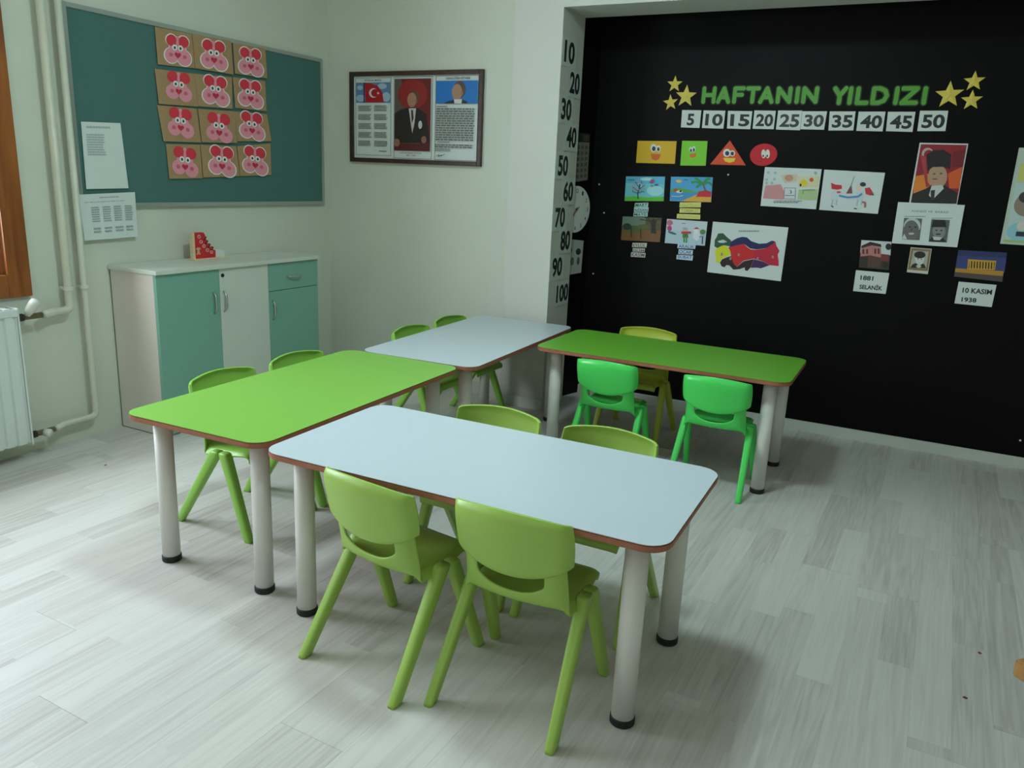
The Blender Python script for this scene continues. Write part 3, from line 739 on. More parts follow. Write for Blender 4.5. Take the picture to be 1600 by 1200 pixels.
# ---- framed triptych on the back wall
ZP = Zm(500, 80, 5.3333)
corn = [Vector(PL['back'].hit(*ZP(*c))) for c in ((258, 172), (1375, 157), (1352, 960), (272, 922))]
fx0, fx1 = (corn[0].x+corn[3].x)/2, (corn[1].x+corn[2].x)/2; fz1, fz0 = (corn[0].z+corn[1].z)/2, (corn[2].z+corn[3].z)/2
pf = tag(empty('framed_picture', ((fx0+fx1)/2, YP, fz0)), 'dark wooden frame holding three printed panels on the pale wall', 'picture')
fr = 0.026
for a, b in (((fx0, YP-0.024, fz0), (fx0+fr, YP-0.001, fz1)), ((fx1-fr, YP-0.024, fz0), (fx1, YP-0.001, fz1)), ((fx0+fr, YP-0.024, fz0), (fx1-fr, YP-0.001, fz0+fr)), ((fx0+fr, YP-0.024, fz1-fr), (fx1-fr, YP-0.001, fz1))):
    boxo('frame_rail', a, b, MT['frame_wood'], pf, 0.004)
PL['pic'] = Plane((0, YP-0.006, 0), (0, -1, 0))
iq = [(fx0+fr, YP-0.006, fz1-fr), (fx1-fr, YP-0.006, fz1-fr), (fx1-fr, YP-0.006, fz0+fr), (fx0+fr, YP-0.006, fz0+fr)]
s = Sheet('printed_panel', None, None, 'pic', None, MT['paper'], None, pts=iq, lift=0.0, thick=0.002)
s.o.parent = pf; s.o.location = s.o.location-pf.location
s.mode = 'unit'
def fu(x, y): return ((x-290)/(1330-290), (y-205)/(905-205))
def R4(a, b, c): s.rect(*fu(*a), *fu(*b), c)
for a, b in (((303, 218), (615, 880)), ((640, 214), (960, 898)), ((985, 212), (1322, 900))):
    for (p, q2) in (((a[0], a[1]), (b[0], a[1]+3)), ((a[0], b[1]-3), (b[0], b[1])), ((a[0], a[1]), (a[0]+3, b[1])), ((b[0]-3, a[1]), (b[0], b[1]))): R4(p, q2, (70, 70, 66))
s.text('İSTİKLAL MARŞI', (*fu(385, 228), *fu(530, 250)), (50, 50, 50), 0.01)
s.text('GENÇLİĞE HİTABE', (*fu(1065, 220), *fu(1255, 245)), (50, 50, 50), 0.01)
R4((310, 258), (610, 428), (96, 132, 176))
for x, y, rx, ry in ((350, 390, 40, 30), (575, 380, 36, 40), (540, 290, 40, 24), (345, 300, 26, 20)): s.ell(*fu(x, y), rx/1040, ry/700, (168, 190, 208))
s.poly([fu(*p) for p in ((388, 260), (430, 262), (500, 285), (540, 340), (555, 425), (395, 426))], (178, 26, 38))
R4((378, 258), (388, 428), (60, 40, 50))
s.ell(*fu(466, 346), 40/1040, 40/700, (226, 214, 210)); s.ell(*fu(478, 346), 33/1040, 33/700, (178, 26, 38))
s.poly([fu(506+(14 if k % 2 == 0 else 6)*math.cos(math.pi*(1+k/5)), 348+(14 if k % 2 == 0 else 6)*math.sin(math.pi*(1+k/5))) for k in range(10)], (226, 214, 210))
for y in (450, 525, 602, 678, 752): 
    x0, y0 = fu(330, y); x1, y1 = fu(450, y+52); s.scribble(x0, y0, x1, y1, 4, (120, 122, 116), rs); x0, y0 = fu(472, y-2); x1, y1 = fu(588, y+52); s.scribble(x0, y0, x1, y1, 4, (120, 122, 116), rs)
s.scribble(*fu(515, 836), *fu(582, 848), 1, (70, 70, 70), rs, ragged=0)
# middle panel: a seated figure in a dark suit before a red round
R4((650, 232), (950, 832), (92, 84, 74))
s.poly([fu(*p) for p in ((700, 232), (950, 232), (950, 832), (860, 832), (860, 560))], (112, 26, 24))
s.ell(*fu(800, 360), 122/1040, 122/700, (150, 36, 32), 28)
s.poly([fu(*p) for p in ((760, 470), (835, 468), (915, 520), (935, 640), (950, 760), (650, 770), (650, 520), (700, 488))], (38, 30, 30))
s.ell(*fu(812, 392), 44/1040, 58/700, (96, 74, 60)); s.ell(*fu(796, 406), 38/1040, 60/700, (172, 126, 102)); s.ell(*fu(834, 418), 8/1040, 16/700, (150, 104, 84))
s.poly([fu(*p) for p in ((770, 476), (832, 474), (820, 600), (802, 684))], (206, 200, 194)); s.poly([fu(*p) for p in ((790, 490), (806, 490), (812, 560), (798, 600))], (60, 40, 44))
s.ell(*fu(868, 612), 16/1040, 34/700, (210, 206, 202))
R4((650, 770), (940, 830), (92, 26, 24))
s.ell(*fu(672, 765), 26/1040, 34/700, (150, 104, 84)); s.ell(*fu(900, 735), 22/1040, 30/700, (150, 104, 84))
s.text('MUSTAFA KEMAL ATATÜRK', (*fu(698, 842), *fu(882, 856)), (110, 60, 60)); s.text('1881 - 1938', (*fu(755, 864), *fu(832, 877)), (110, 60, 60))
# right panel: a face in profile on blue above a printed text
R4((994, 254), (1320, 436), (30, 116, 196))
s.poly([fu(*p) for p in ((1055, 436), (1090, 418), (1140, 405), (1205, 405), (1240, 420), (1245, 436))], (40, 38, 42))
s.ell(*fu(1178, 326), 50/1040, 70/700, (92, 74, 62)); s.ell(*fu(1160, 346), 40/1040, 66/700, (174, 132, 108)); s.ell(*fu(1200, 354), 9/1040, 18/700, (150, 108, 88)); s.poly([fu(*p) for p in ((1138, 402), (1200, 402), (1198, 436), (1142, 436))], (214, 212, 210))
s.scribble(*fu(998, 452), *fu(1085, 466), 1, (110, 112, 108), rs)
s.scribble(*fu(998, 470), *fu(1305, 740), 14, (104, 106, 102), rs, ragged=0.04)
s.scribble(*fu(1012, 744), *fu(1115, 758), 1, (110, 112, 108), rs); s.scribble(*fu(995, 764), *fu(1302, 800), 2, (104, 106, 102), rs, ragged=0.03); s.scribble(*fu(995, 804), *fu(1130, 830), 2, (110, 112, 108), rs)
s.line([fu(*p) for p in ((1005, 868), (1030, 856), (1022, 874), (1050, 858), (1045, 868), (1076, 850))], 0.004, (50, 50, 56), 0.006)
s.done()

# ---- number cards on the pillar
NUMW = dict(zip('5 10 15 20 25 30 35 40 45 50 60 70 80 90 100'.split(), 'five ten fifteen twenty twenty-five thirty thirty-five forty forty-five fifty sixty seventy eighty ninety hundred'.split()))
CARD = [('10', 82, 0), ('20', 131, 1), ('30', 171, 0), ('40', 215, 1), ('50', 259, 0), ('60', 299, 1), ('70', 340, 0), ('80', 375.6, 1), ('90', 417.6, 0), ('100', 457, 1)]
for k, (t, v, right) in enumerate(CARD):
    eL = 882-29*(v-30)/470; eR = 915-30*(v-25)/490
    u = eL+(eR-eL)*(0.70 if right else 0.33)
    c = PL['pillar'].hit(u, v); zc = c[2]
    w = 0.190
    y1 = YPB-0.008 if right else YPIL+0.006+w
    y0 = y1-w; h = 0.148 if k < 9 else 0.140
    pts = [(XPIL, y0, zc+h/2), (XPIL, y1, zc+h/2), (XPIL, y1, zc-h/2), (XPIL, y0, zc-h/2)]
    s = Sheet('number_card', 'white card with the black number %s on the pillar' % NUMW[t], 'number card', 'pillar', None, MT['card'], None, 'number cards on the pillar', lift=0.001+0.0016*(k % 2), pts=pts)
    s.mode = 'unit'
    if t == '100': s.text(t, (0.06, 0.14, 0.96, 0.88), INK, 0.035)
    else: s.text(t, (0.14, 0.12, 0.86, 0.88), INK, 0.035)
    s.done('numerals')

# ---- slanted black wall: calendar, clock, drawing
def side_sheet(name, label, cat, u0, u1, v0, v1, m):
    # stretch of the slanted wall between two pixels; the part nearer the pillar is hidden behind it
    return Sheet(name, label, cat, 'side', [(u0, v0), (u1, v0+3), (u1-4, v1-5), (u0-4, v1)], m)
s = side_sheet('wall_calendar', 'dark-headed paper calendar above the clock beside the pillar', 'calendar', 893, 921.5, 206, 286, paper((120, 116, 104)))
s.mode = 'unit'; s.rect(0.0, 0.0, 1.0, 0.19, (40, 36, 34)); s.rect(0.62, 0.03, 0.97, 0.16, (66, 62, 58))
for r in range(6):
    for c in range(4): s.rect(0.1+c*0.22, 0.26+r*0.12, 0.24+c*0.22, 0.33+r*0.12, (84, 80, 72))
s.done()
s = side_sheet('drawing_sheet', 'small white drawing sheet below the clock beside the pillar', 'paper', 883, 911.5, 373, 431, paper((176, 178, 172)))
s.mode = 'unit'; s.ell(0.3, 0.3, 0.10, 0.08, (60, 62, 60)); s.ell(0.75, 0.34, 0.14, 0.10, (54, 56, 56)); s.ell(0.45, 0.62, 0.1, 0.12, (120, 108, 100)); s.ell(0.78, 0.62, 0.08, 0.12, (110, 96, 88)); s.ell(0.2, 0.64, 0.06, 0.1, (84, 88, 84))
s.done()
cc = Vector(PL['side'].hit(897, 327)); sn = Vector(PL['side'].n); st = Vector((_sd[0], _sd[1], 0)).normalized()
CR = 0.136
ck = tag(empty('wall_clock', cc), 'round white wall clock with black numerals half hidden by the pillar', 'clock')
def ckp(a, b, h): return cc+st*a+Vector((0, 0, b))+sn*h
def disc(bm, r, h0, h1, n=40):
    prism(bm, [ckp(r*math.cos(2*math.pi*i/n), r*math.sin(2*math.pi*i/n), h0) for i in range(n)], sn*(h1-h0)); bmesh.ops.recalc_face_normals(bm, faces=bm.faces[:])
bm = bmesh.new(); disc(bm, CR, 0.001, 0.014); finish(bm, 'case', MT['card'], ck)
bm = bmesh.new(); disc(bm, CR-0.006, 0.014, 0.0155); finish(bm, 'dial', MT['clock'], ck)
for hname, ang, ln, wd in (('hour_hand', 215, 0.055, 0.010), ('minute_hand', 60, 0.03, 0.008)):
    a = math.radians(90-ang); dx, dy = math.cos(a), math.sin(a); bm = bmesh.new()
    prism(bm, [ckp(-dy*wd/2-dx*0.012, dx*wd/2-dy*0.012, 0.018), ckp(dx*ln-dy*wd/3, dy*ln+dx*wd/3, 0.018), ckp(dx*ln+dy*wd/3, dy*ln-dx*wd/3, 0.018), ckp(dy*wd/2-dx*0.012, -dx*wd/2-dy*0.012, 0.018)], sn*0.0015); bmesh.ops.recalc_face_normals(bm, faces=bm.faces[:])
    finish(bm, hname, paper((150, 112, 76)), ck)
bm = bmesh.new(); disc(bm, 0.008, 0.0155, 0.0205, 14); finish(bm, 'hub', paper((90, 70, 50)), ck)
bm = bmesh.new()
for hnum in range(1, 13):
    v, f = text_mesh(str(hnum), 0.01); a = math.radians(90-30*hnum); x, y = 0.108*math.cos(a), 0.108*math.sin(a)
    wd = 0.014 if hnum < 10 else 0.024; hh = 0.024
    vs_ = [bm.verts.new(ckp(x+(p[0]-0.5)*wd, y+(0.5-p[1])*hh, 0.0158)) for p in v]
    for fc in f: bm.faces.new([vs_[i] for i in fc])
finish(bm, 'numerals', MT['black_edge'], ck)

# ---- headline letters, stars and cards on the black wall
Z5, Z7 = Zm(960, 80, 5.0), Zm(1260, 80, 4.706)
Z6, Z8 = Zm(960, 300, 5.0), Zm(1260, 280, 4.706)
GL = {'H': [[(0,0),(0,1)], [(1,0),(1,1)], [(0,.5),(1,.5)]], 'A': [[(0,1),(.5,0),(1,1)], [(.2,.66),(.8,.66)]], 'F': [[(0,1),(0,0),(1,0)], [(0,.48),(.85,.48)]],
      'T': [[(0,0),(1,0)], [(.5,0),(.5,1)]], 'N': [[(0,1),(0,0),(1,1),(1,0)]], 'I': [[(.5,0),(.5,1)]], 'Y': [[(0,0),(.5,.5),(1,0)], [(.5,.5),(.5,1)]],
      'L': [[(0,0),(0,1),(1,1)]], 'D': [[(0,0),(.45,0),(.85,.16),(1,.5),(.85,.84),(.45,1),(0,1),(0,0)]], 'Z': [[(0,0),(1,0),(0,1),(1,1)]]}
def capsules(bm, strokes, y, w, d, n=8):
    kk = 0
    for sx in strokes:
        for (x0, z0), (x1, z1) in zip(sx, sx[1:]):
            kk += 1
            L = math.hypot(x1-x0, z1-z0); a = math.atan2(z1-z0, x1-x0); P = []
            for i in range(n+1): t = a+math.pi/2+math.pi*i/n; P.append((x0+w/2*math.cos(t), y, z0+w/2*math.sin(t)))
            for i in range(n+1): t = a-math.pi/2+math.pi*i/n; P.append((x1+w/2*math.cos(t), y, z1+w/2*math.sin(t)))
            prism(bm, P, (0, d-0.00006*kk, 0))
    bmesh.ops.recalc_face_normals(bm, faces=bm.faces[:])
LET = [('H', Z5, 685, 795, 'first letter of the first word'), ('A', Z5, 800, 910, 'between H and F'), ('F', Z5, 925, 1022, 'third letter of the first word'), ('T', Z5, 1025, 1140, 'fourth letter of the first word'), ('A', Z5, 1130, 1250, 'between T and N'),
       ('N', Z5, 1265, 1388, 'between A and I'), ('I', Z5, 1408, 1452, 'between the two letters N'), ('N', Z5, 1465, 1595, 'last letter of the first word'),
       ('Y', Z7, 190, 302, 'first letter of the second word'), ('I', Z7, 298, 350, 'between Y and L'), ('L', Z7, 362, 465, 'third letter of the second word'), ('D', Z7, 476, 608, 'fourth letter of the second word'), ('I', Z7, 636, 690, 'between D and Z'), ('Z', Z7, 690, 828, 'second to last of the second word'), ('I', Z7, 843, 897, 'last letter of the second word')]
for ch, zm, x0, x1, where in LET:
    ya, yb = (275, 412) if zm is Z5 else (258, 396)
    pa = PL['black'].hit(*zm((x0+x1)/2+8, ya)); pb_ = PL['black'].hit(*zm((x0+x1)/2-8, yb))
    xa = PL['black'].hit(*zm(x0, (ya+yb)/2))[0]; xb = PL['black'].hit(*zm(x1, (ya+yb)/2))[0]
    w = 0.021
    X0, X1, Z1, Z0 = xa+w/2, xb-w/2, pa[2]-w/2, pb_[2]+w/2
    if ch == 'I': X0, X1 = (xa+xb)/2-0.005, (xa+xb)/2+0.005
    st_ = [[(X0+(X1-X0)*a, Z1+(Z0-Z1)*b) for a, b in q] for q in GL[ch]]
    bm = bmesh.new(); capsules(bm, st_, YB-0.0022, w, -0.0016)
    o = tag(finish(bm, 'headline_letter', MT['letter']), 'green paper letter %s on the black wall headline, %s' % (ch, where), 'letter', 'headline letters on the black wall')
    bm = bmesh.new(); capsules(bm, st_, YB-0.0008, w+0.012, -0.0012); finish(bm, 'laminate_border', MT['laminate'], o)
STAR = [(Z5, 472, 258, 68, 0, 'yellow paper star above the other two before the headline'), (Z5, 560, 352, 92, 0.02, 'big yellow paper star before the headline'), (Z5, 440, 402, 66, -0.12, 'small tilted yellow paper star below the other two before the headline'),
        (Z7, 1050, 322, 104, -0.06, 'big creased yellow paper star after the headline'), (Z7, 1234, 222, 78, -0.05, 'small yellow paper star above its neighbours after the headline'), (Z7, 1214, 362, 78, -0.05, 'small yellow paper star below its neighbours after the headline')]
for k, (zm, x, y, R, rot, lab) in enumerate(STAR):
    c = PL['black'].hit(*zm(x, y)); e2 = PL['black'].hit(*zm(x, y-R)); r = abs(e2[2]-c[2])
    P = [(c[0]+(r if i % 2 == 0 else r*0.42)*math.sin(math.pi*i/5+rot), YB-0.001-0.0012*k, c[2]+(r if i % 2 == 0 else r*0.42)*math.cos(math.pi*i/5+rot)) for i in range(10)]
    bm = bmesh.new(); a = [bm.verts.new(p) for p in P]; ctr = bm.verts.new((c[0], YB-0.005-0.0012*k, c[2]))
    for i in range(10): bm.faces.new((a[i], a[(i+1) % 10], ctr))
    bm.faces.new(a[::-1]); bmesh.ops.recalc_face_normals(bm, faces=bm.faces[:])
    tag(finish(bm, 'paper_star', MT['gold']), lab, 'star', 'stars beside the headline')
CARDS = [('5', Z5, [(530,460),(680,462),(665,600),(520,595)]), ('10', Z5, [(698,463),(868,465),(852,606),(685,600)]), ('15', Z5, [(888,466),(1078,469),(1062,610),(880,604)]), ('20', Z5, [(1095,463),(1262,466),(1245,610),(1080,606)]),
         ('25', Z5, [(1280,464),(1468,464),(1450,618),(1262,612)]), ('30', Z5, [(1470,470),(1662,470),(1638,614),(1453,610)]), ('35', Z7, [(172,443),(362,443),(345,583),(162,583)]), ('40', Z7, [(385,445),(582,445),(560,590),(367,586)]), ('45', Z7, [(600,446),(802,446),(780,594),(585,588)]), ('50', Z7, [(836,438),(1043,438),(1022,588),(815,588)])]
for k, (t, zm, cn) in enumerate(CARDS):
    s = Sheet('number_card', 'square white card with the number %s under the green headline' % NUMW[t], 'number card', 'black', cn, MT['card'], zm, 'number cards under the headline', lift=0.001+0.0012*(k % 2))
    s.mode = 'unit'
    s.text(t, (0.30, 0.20, 0.68, 0.88) if t == '5' else (0.12, 0.18, 0.93, 0.86), (58, 62, 64) if t in ('25', '30') else INK, 0.032); s.done('numerals')  # greyer ink on two cards: glare of a reflection put into the colour

# ---- shapes with faces
s = Sheet('shape_face', 'yellow rectangle with eyes and orange smile on the black wall', 'paper shape', 'black', [(183,700),(487,703),(473,880),(170,872)], paper((226, 178, 34)), Z5, 'shapes with faces on the black wall')
s.poly([(284, 802), (364, 804), (352, 842), (320, 856), (294, 842)], (220, 104, 30)); s.ell(307, 757, 24, 32, (226, 226, 220)); s.ell(345, 762, 17, 26, (226, 226, 220)); s.ell(309, 762, 14, 19, (44, 52, 82)); s.ell(345, 766, 10, 15, (44, 52, 82)); s.done('face')
s = Sheet('shape_face', 'green square with eyes and orange mouth on the black wall', 'paper shape', 'black', [(530,700),(728,702),(714,895),(515,893)], paper((132, 208, 52)), Z5, 'shapes with faces on the black wall')
s.poly([(586, 808), (612, 800), (640, 800), (640, 820), (612, 834), (592, 826)], (230, 110, 40)); s.ell(598, 770, 13, 22, (222, 228, 220)); s.ell(622, 766, 14, 24, (222, 228, 220)); s.ell(599, 776, 8, 13, (60, 74, 90)); s.ell(622, 772, 8, 15, (60, 74, 90)); s.done('face')
tp = [Vector(PL['black'].hit(*Z5(*p))) for p in ((903, 697), (1027, 892), (748, 885))]
s = Sheet('shape_face', 'orange-red triangle with eyes and yellow smile on the black wall', 'paper shape', 'black', None, paper((226, 78, 36)), Z5, 'shapes with faces on the black wall', pts=tp)
s.poly([(850, 834), (948, 836), (936, 862), (900, 872), (866, 862)], (240, 208, 60)); s.ell(880, 795, 30, 32, (228, 224, 218)); s.ell(922, 798, 22, 24, (228, 224, 218)); s.ell(882, 798, 16, 18, (40, 50, 84)); s.ell(922, 800, 13, 15, (40, 50, 84)); s.done('face')
cpx = []
for i in range(28):
    a = 2*math.pi*i/28; x, y = 108*math.cos(a), 86*math.sin(a); cpx.append((1166+x*math.cos(-0.22)-y*math.sin(-0.22), 809+x*math.sin(-0.22)+y*math.cos(-0.22)))
s = Sheet('shape_face', 'red circle with narrow white eyes on the black wall', 'paper shape', 'black', None, paper((206, 26, 40)), Z5, 'shapes with faces on the black wall', pts=[Vector(PL['black'].hit(*Z5(*p))) for p in cpx])
s.ell(1166, 802, 17, 34, (226, 222, 210)); s.ell(1198, 802, 17, 34, (226, 222, 210)); s.ell(1163, 818, 6, 9, (30, 26, 26)); s.ell(1195, 818, 6, 9, (30, 26, 26)); s.line([(1112, 852), (1130, 862), (1150, 864)], 5, (140, 16, 28)); s.done('face')

# ---- season pictures and month strips
s = Sheet('season_picture', 'spring picture with a blossoming tree under a blue sky', 'picture', 'black', [(92,978),(397,980),(385,1172),(80,1170)], paper((120, 200, 216)), Z5, 'season pictures on the black wall')
s.poly([(92, 978), (397, 980), (392, 1040), (90, 1030)], (96, 186, 220)); s.ell(320, 1090, 66, 40, (166, 220, 226)); s.ell(250, 1000, 46, 12, (190, 230, 234))
s.poly([(82, 1142), (150, 1134), (260, 1142), (388, 1136), (385, 1172), (80, 1170)], (98, 190, 58))
s.line([(186, 1154), (184, 1110), (196, 1070), (200, 1040)], 8, (48, 34, 44)); 
for p in (((190,1095),(160,1070),(140,1060)), ((190,1085),(220,1060),(238,1050)), ((196,1065),(176,1040),(168,1020)), ((198,1055),(214,1030),(212,1012)), ((184,1110),(220,1096),(236,1100)), ((184,1110),(150,1100),(142,1086))): s.line(p, 4, (58, 40, 54))
for i in range(26):
    a = rs.random()*6.28; r = 24+34*rs.random(); s.ell(190+r*math.cos(a)*0.95, 1056+r*math.sin(a)*0.9, 5, 5, rs.choice([(224, 168, 198), (236, 208, 222), (206, 130, 170)]), 7)
s.ell(300, 1010, 14, 9, (206, 56, 110)); s.ell(292, 1024, 16, 6, (180, 60, 130)); s.ell(332, 1044, 16, 6, (40, 90, 120)); s.ell(296, 1052, 9, 5, (60, 140, 90)); s.scribble(108, 1000, 166, 1010, 1, (20, 80, 110), rs); s.done()
s = Sheet('season_picture', 'summer beach picture with palm tree and red hill', 'picture', 'black', [(443,980),(770,985),(756,1180),(433,1170)], paper((84, 166, 220)), Z5, 'season pictures on the black wall')
s.poly([(441, 1080), (500, 1066), (570, 1080), (640, 1096), (700, 1088), (700, 1110), (440, 1110)], (96, 170, 70))
s.poly([(438, 1100), (690, 1104), (620, 1150), (560, 1165), (434, 1165)], (70, 150, 206)); s.poly([(600, 1140), (690, 1100), (758, 1112), (756, 1180), (520, 1173)], (232, 172, 74))
s.poly([(640, 1138), (660, 1096), (720, 1086), (758, 1100), (754, 1140), (690, 1138)], (206, 40, 56)); s.ell(505, 1016, 22, 12, (236, 196, 70)); s.scribble(544, 1000, 574, 1010, 1, (30, 60, 90), rs, ragged=0)
for p in (((690,1036),(640,1020),(600,1026)), ((690,1036),(650,1000),(628,992)), ((690,1036),(720,1000),(750,996)), ((690,1036),(740,1024),(764,1050)), ((690,1036),(660,1046),(640,1064))): s.line(p, 16, (56, 150, 70))
s.line([(692, 1036), (706, 1070), (716, 1100)], 10, (120, 84, 50)); s.ell(480, 1086, 20, 9, (216, 60, 50)); s.ell(510, 1098, 26, 11, (230, 222, 210)); s.ell(520, 1094, 10, 8, (40, 44, 60)); s.line([(450, 1132), (500, 1136), (540, 1128)], 5, (206, 228, 238)); s.done()
s = Sheet('season_picture', 'dark autumn park picture with bare tree and fallen leaves', 'picture', 'black', [(66,190),(370,203),(355,392),(52,375)], paper((96, 84, 56)), Z6, 'season pictures on the black wall')
s.poly([(66, 190), (250, 198), (240, 262), (62, 262)], (110, 130, 116)); s.poly([(60, 290), (366, 300), (355, 392), (52, 375)], (128, 84, 44)); s.ell(150, 290, 80, 26, (78, 96, 50)); s.ell(100, 270, 34, 26, (36, 48, 36)); s.ell(230, 272, 50, 20, (96, 100, 52))
s.poly([(286, 322), (290, 270), (282, 222), (310, 206), (330, 222), (322, 270), (330, 326)], (50, 38, 26))
for p in (((300,240),(260,222),(200,214)), ((310,236),(340,212),(366,214)), ((296,232),(262,206),(240,200))): s.line(p, 7, (54, 42, 30))
s.line([(132, 270), (134, 352)], 7, (54, 30, 20)); s.line([(206, 286), (208, 362)], 6, (60, 34, 22)); s.done()
s = Sheet('season_picture', 'white winter picture with children and a snowman', 'picture', 'black', [(412,210),(728,232),(707,420),(394,398)], paper((206, 214, 226)), Z6, 'season pictures on the black wall')
s.poly([(404, 300), (560, 300), (715, 330), (707, 420), (394, 398)], (188, 208, 222)); s.ell(434, 240, 24, 22, (206, 110, 130)); s.ell(432, 284, 18, 22, (206, 60, 130)); s.ell(452, 320, 36, 9, (70, 110, 110), rot=0.3)
s.ell(554, 300, 22, 18, (222, 178, 160)); s.rect(524, 308, 600, 326, (206, 56, 70)); s.ell(554, 286, 22, 10, (170, 180, 190)); s.poly([(536, 326), (576, 326), (580, 356), (532, 356)], (60, 130, 60)); s.line([(546, 354), (546, 394)], 12, (70, 150, 70)); s.line([(564, 354), (564, 396)], 12, (70, 150, 70))
s.ell(642, 340, 28, 40, (228, 230, 236)); s.ell(642, 300, 22, 20, (232, 234, 238)); s.poly([(620, 290), (642, 272), (668, 290)], (206, 70, 60)); s.ell(692, 312, 22, 20, (96, 140, 70)); s.line([(690, 346), (688, 406)], 9, (60, 60, 76)); s.line([(664, 350), (700, 346)], 8, (170, 110, 150)); s.scribble(528, 240, 556, 250, 1, (90, 100, 120), rs, ragged=0); s.done()
STRIPS = [('MART', [(162,86),(266,83),(262,118),(158,120)], (190, 222, 220), (30, 66, 74), 'pale blue-green'), ('NİSAN', [(155,121),(268,119),(264,156),(153,157)], (190, 222, 220), (30, 66, 74), 'pale blue-green'), ('MAYIS', [(153,160),(262,160),(260,192),(150,190)], (190, 222, 220), (30, 66, 74), 'pale blue-green'),
          ('HAZİRAN', [(512,80),(677,80),(675,120),(508,120)], (222, 218, 130), (206, 190, 76), 'pale yellow'), ('TEMMUZ', [(512,125),(672,130),(670,165),(508,162)], (222, 218, 130), (206, 190, 76), 'pale yellow'), ('AĞUSTOS', [(490,170),(672,176),(670,214),(487,206)], (222, 218, 130), (206, 190, 76), 'pale yellow'),
          ('EYLÜL', [(143,397),(256,398),(250,434),(138,430)], (206, 206, 200), (120, 70, 70), 'white'), ('EKİM', [(145,438),(240,442),(236,468),(143,466)], (206, 206, 200), (120, 70, 70), 'white'), ('KASIM', [(132,470),(245,476),(240,512),(128,505)], (206, 206, 200), (120, 70, 70), 'white'),
          ('ARALIK', [(497,404),(636,413),(632,444),(493,438)], (204, 218, 234), (36, 84, 160), 'pale blue'), ('OCAK', [(503,446),(615,454),(611,490),(500,484)], (204, 218, 234), (36, 84, 160), 'pale blue'), ('ŞUBAT', [(488,490),(616,497),(610,536),(484,524)], (204, 218, 234), (36, 84, 160), 'pale blue')]
for k, (t, cn, pc, ic, cname) in enumerate(STRIPS):
    s = Sheet('month_strip', '%s paper strip with the month word %s on the black wall' % (cname, t), 'paper strip', 'black', cn, paper(pc), Z6, 'month strips on the black wall', lift=0.0035 if t in ('MAYIS', 'ARALIK') else 0.001)
    s.mode = 'unit'; s.text(t, (0.06, 0.14, 0.94, 0.88), ic, 0.012); s.done('lettering')

# ---- map sheet
s = Sheet('map_sheet', 'white sheet with a map of seven painted regions on the black wall', 'paper', 'black', [(771,231),(1360,277),(1300,697),(725,625)], MT['paper'], Z6)
s.poly([(785,376),(800,350),(812,324),(850,322),(880,352),(910,376),(918,400),(900,424),(860,416),(830,436),(808,440),(782,424)], (44, 84, 58))
s.poly([(806,384),(850,372),(884,390),(850,398),(820,396)], (206, 214, 212))
s.poly([(800,440),(850,416),(880,424),(912,460),(914,480),(870,510),(838,524),(820,556),(792,546),(796,500),(780,470)], (222, 218, 36))
s.poly([(915,385),(960,360),(1000,350),(1036,354),(1070,384),(1130,404),(1190,400),(1230,380),(1252,384),(1250,410),(1180,440),(1110,448),(1060,440),(1020,410),(960,416),(900,430)], (32, 30, 92))
s.poly([(892,432),(960,416),(1010,404),(1040,432),(1064,448),(1110,452),(1090,520),(1010,536),(960,582),(930,556),(912,500),(908,466)], (212, 30, 42))
s.poly([(1096,452),(1180,442),(1240,404),(1258,384),(1266,420),(1290,460),(1276,490),(1284,540),(1284,578),(1210,570),(1160,540),(1092,522)], (196, 24, 56))
s.poly([(826,552),(842,526),(880,510),(914,500),(930,556),(960,584),(1012,540),(1090,524),(1064,590),(1040,616),(1022,612),(1018,588),(980,602),(930,606),(900,574),(876,570),(862,588),(838,580)], (44, 18, 28))
s.poly([(1066,592),(1092,526),(1160,542),(1212,572),(1190,580),(1146,596),(1110,590)], (70, 22, 88))
for x, y in ((840, 486), (972, 490), (1120, 520), (1238, 508), (908, 520)): s.ell(x, y, 9, 13, (160, 140, 130), 8)
s.scribble(972, 296, 1132, 314, 1, (150, 154, 150), rs, ragged=0); s.done()

# ---- coloured worksheet, children sheet
s = Sheet('worksheet', 'white worksheet coloured red, yellow and green around a small crescent', 'paper', 'black', [(1177,905),(1620,922),(1575,1235),(1142,1208)], MT['paper'], Z5)
s.poly([(1180, 1050), (1300, 1040), (1330, 1100), (1320, 1160), (1160, 1150)], (212, 146, 148)); s.poly([(1300, 970), (1430, 960), (1420, 1020), (1330, 1030)], (220, 196, 172)); s.ell(1365, 990, 34, 26, (208, 150, 124)); s.poly([(1440, 1080), (1590, 1080), (1582, 1165), (1430, 1160)], (178, 200, 146)); s.poly([(1430, 980), (1600, 975), (1594, 1060), (1440, 1066)], (226, 212, 172))
s.ell(1480, 1030, 28, 26, (228, 206, 44)); s.ell(1540, 1005, 16, 16, (214, 90, 60)); s.rect(1448, 1036, 1462, 1056, (40, 40, 44)); s.quad([(1328, 1066), (1418, 1068), (1414, 1158), (1322, 1156)], (120, 122, 122)); s.quad([(1332, 1070), (1414, 1072), (1410, 1154), (1327, 1152)], (216, 220, 220))
s.ell(1374, 1100, 12, 14, (50, 50, 56)); s.ell(1369, 1100, 10, 12, (216, 220, 220)); s.scribble(1334, 1122, 1408, 1132, 1, (80, 84, 86), rs, ragged=0); s.scribble(1245, 1165, 1465, 1188, 2, (130, 134, 134), rs)
for x, y in ((1204, 948), (1258, 950), (1190, 1004), (1252, 1000), (1570, 950), (1190, 1030), (1232, 1030)): s.ell(x, y, 9, 9, (120, 124, 126), 8); s.ell(x, y, 6, 6, (206, 210, 210), 8)
s.line([(1474, 1116), (1476, 1086), (1540, 1082), (1566, 1086)], 4, (110, 140, 80)); s.done()
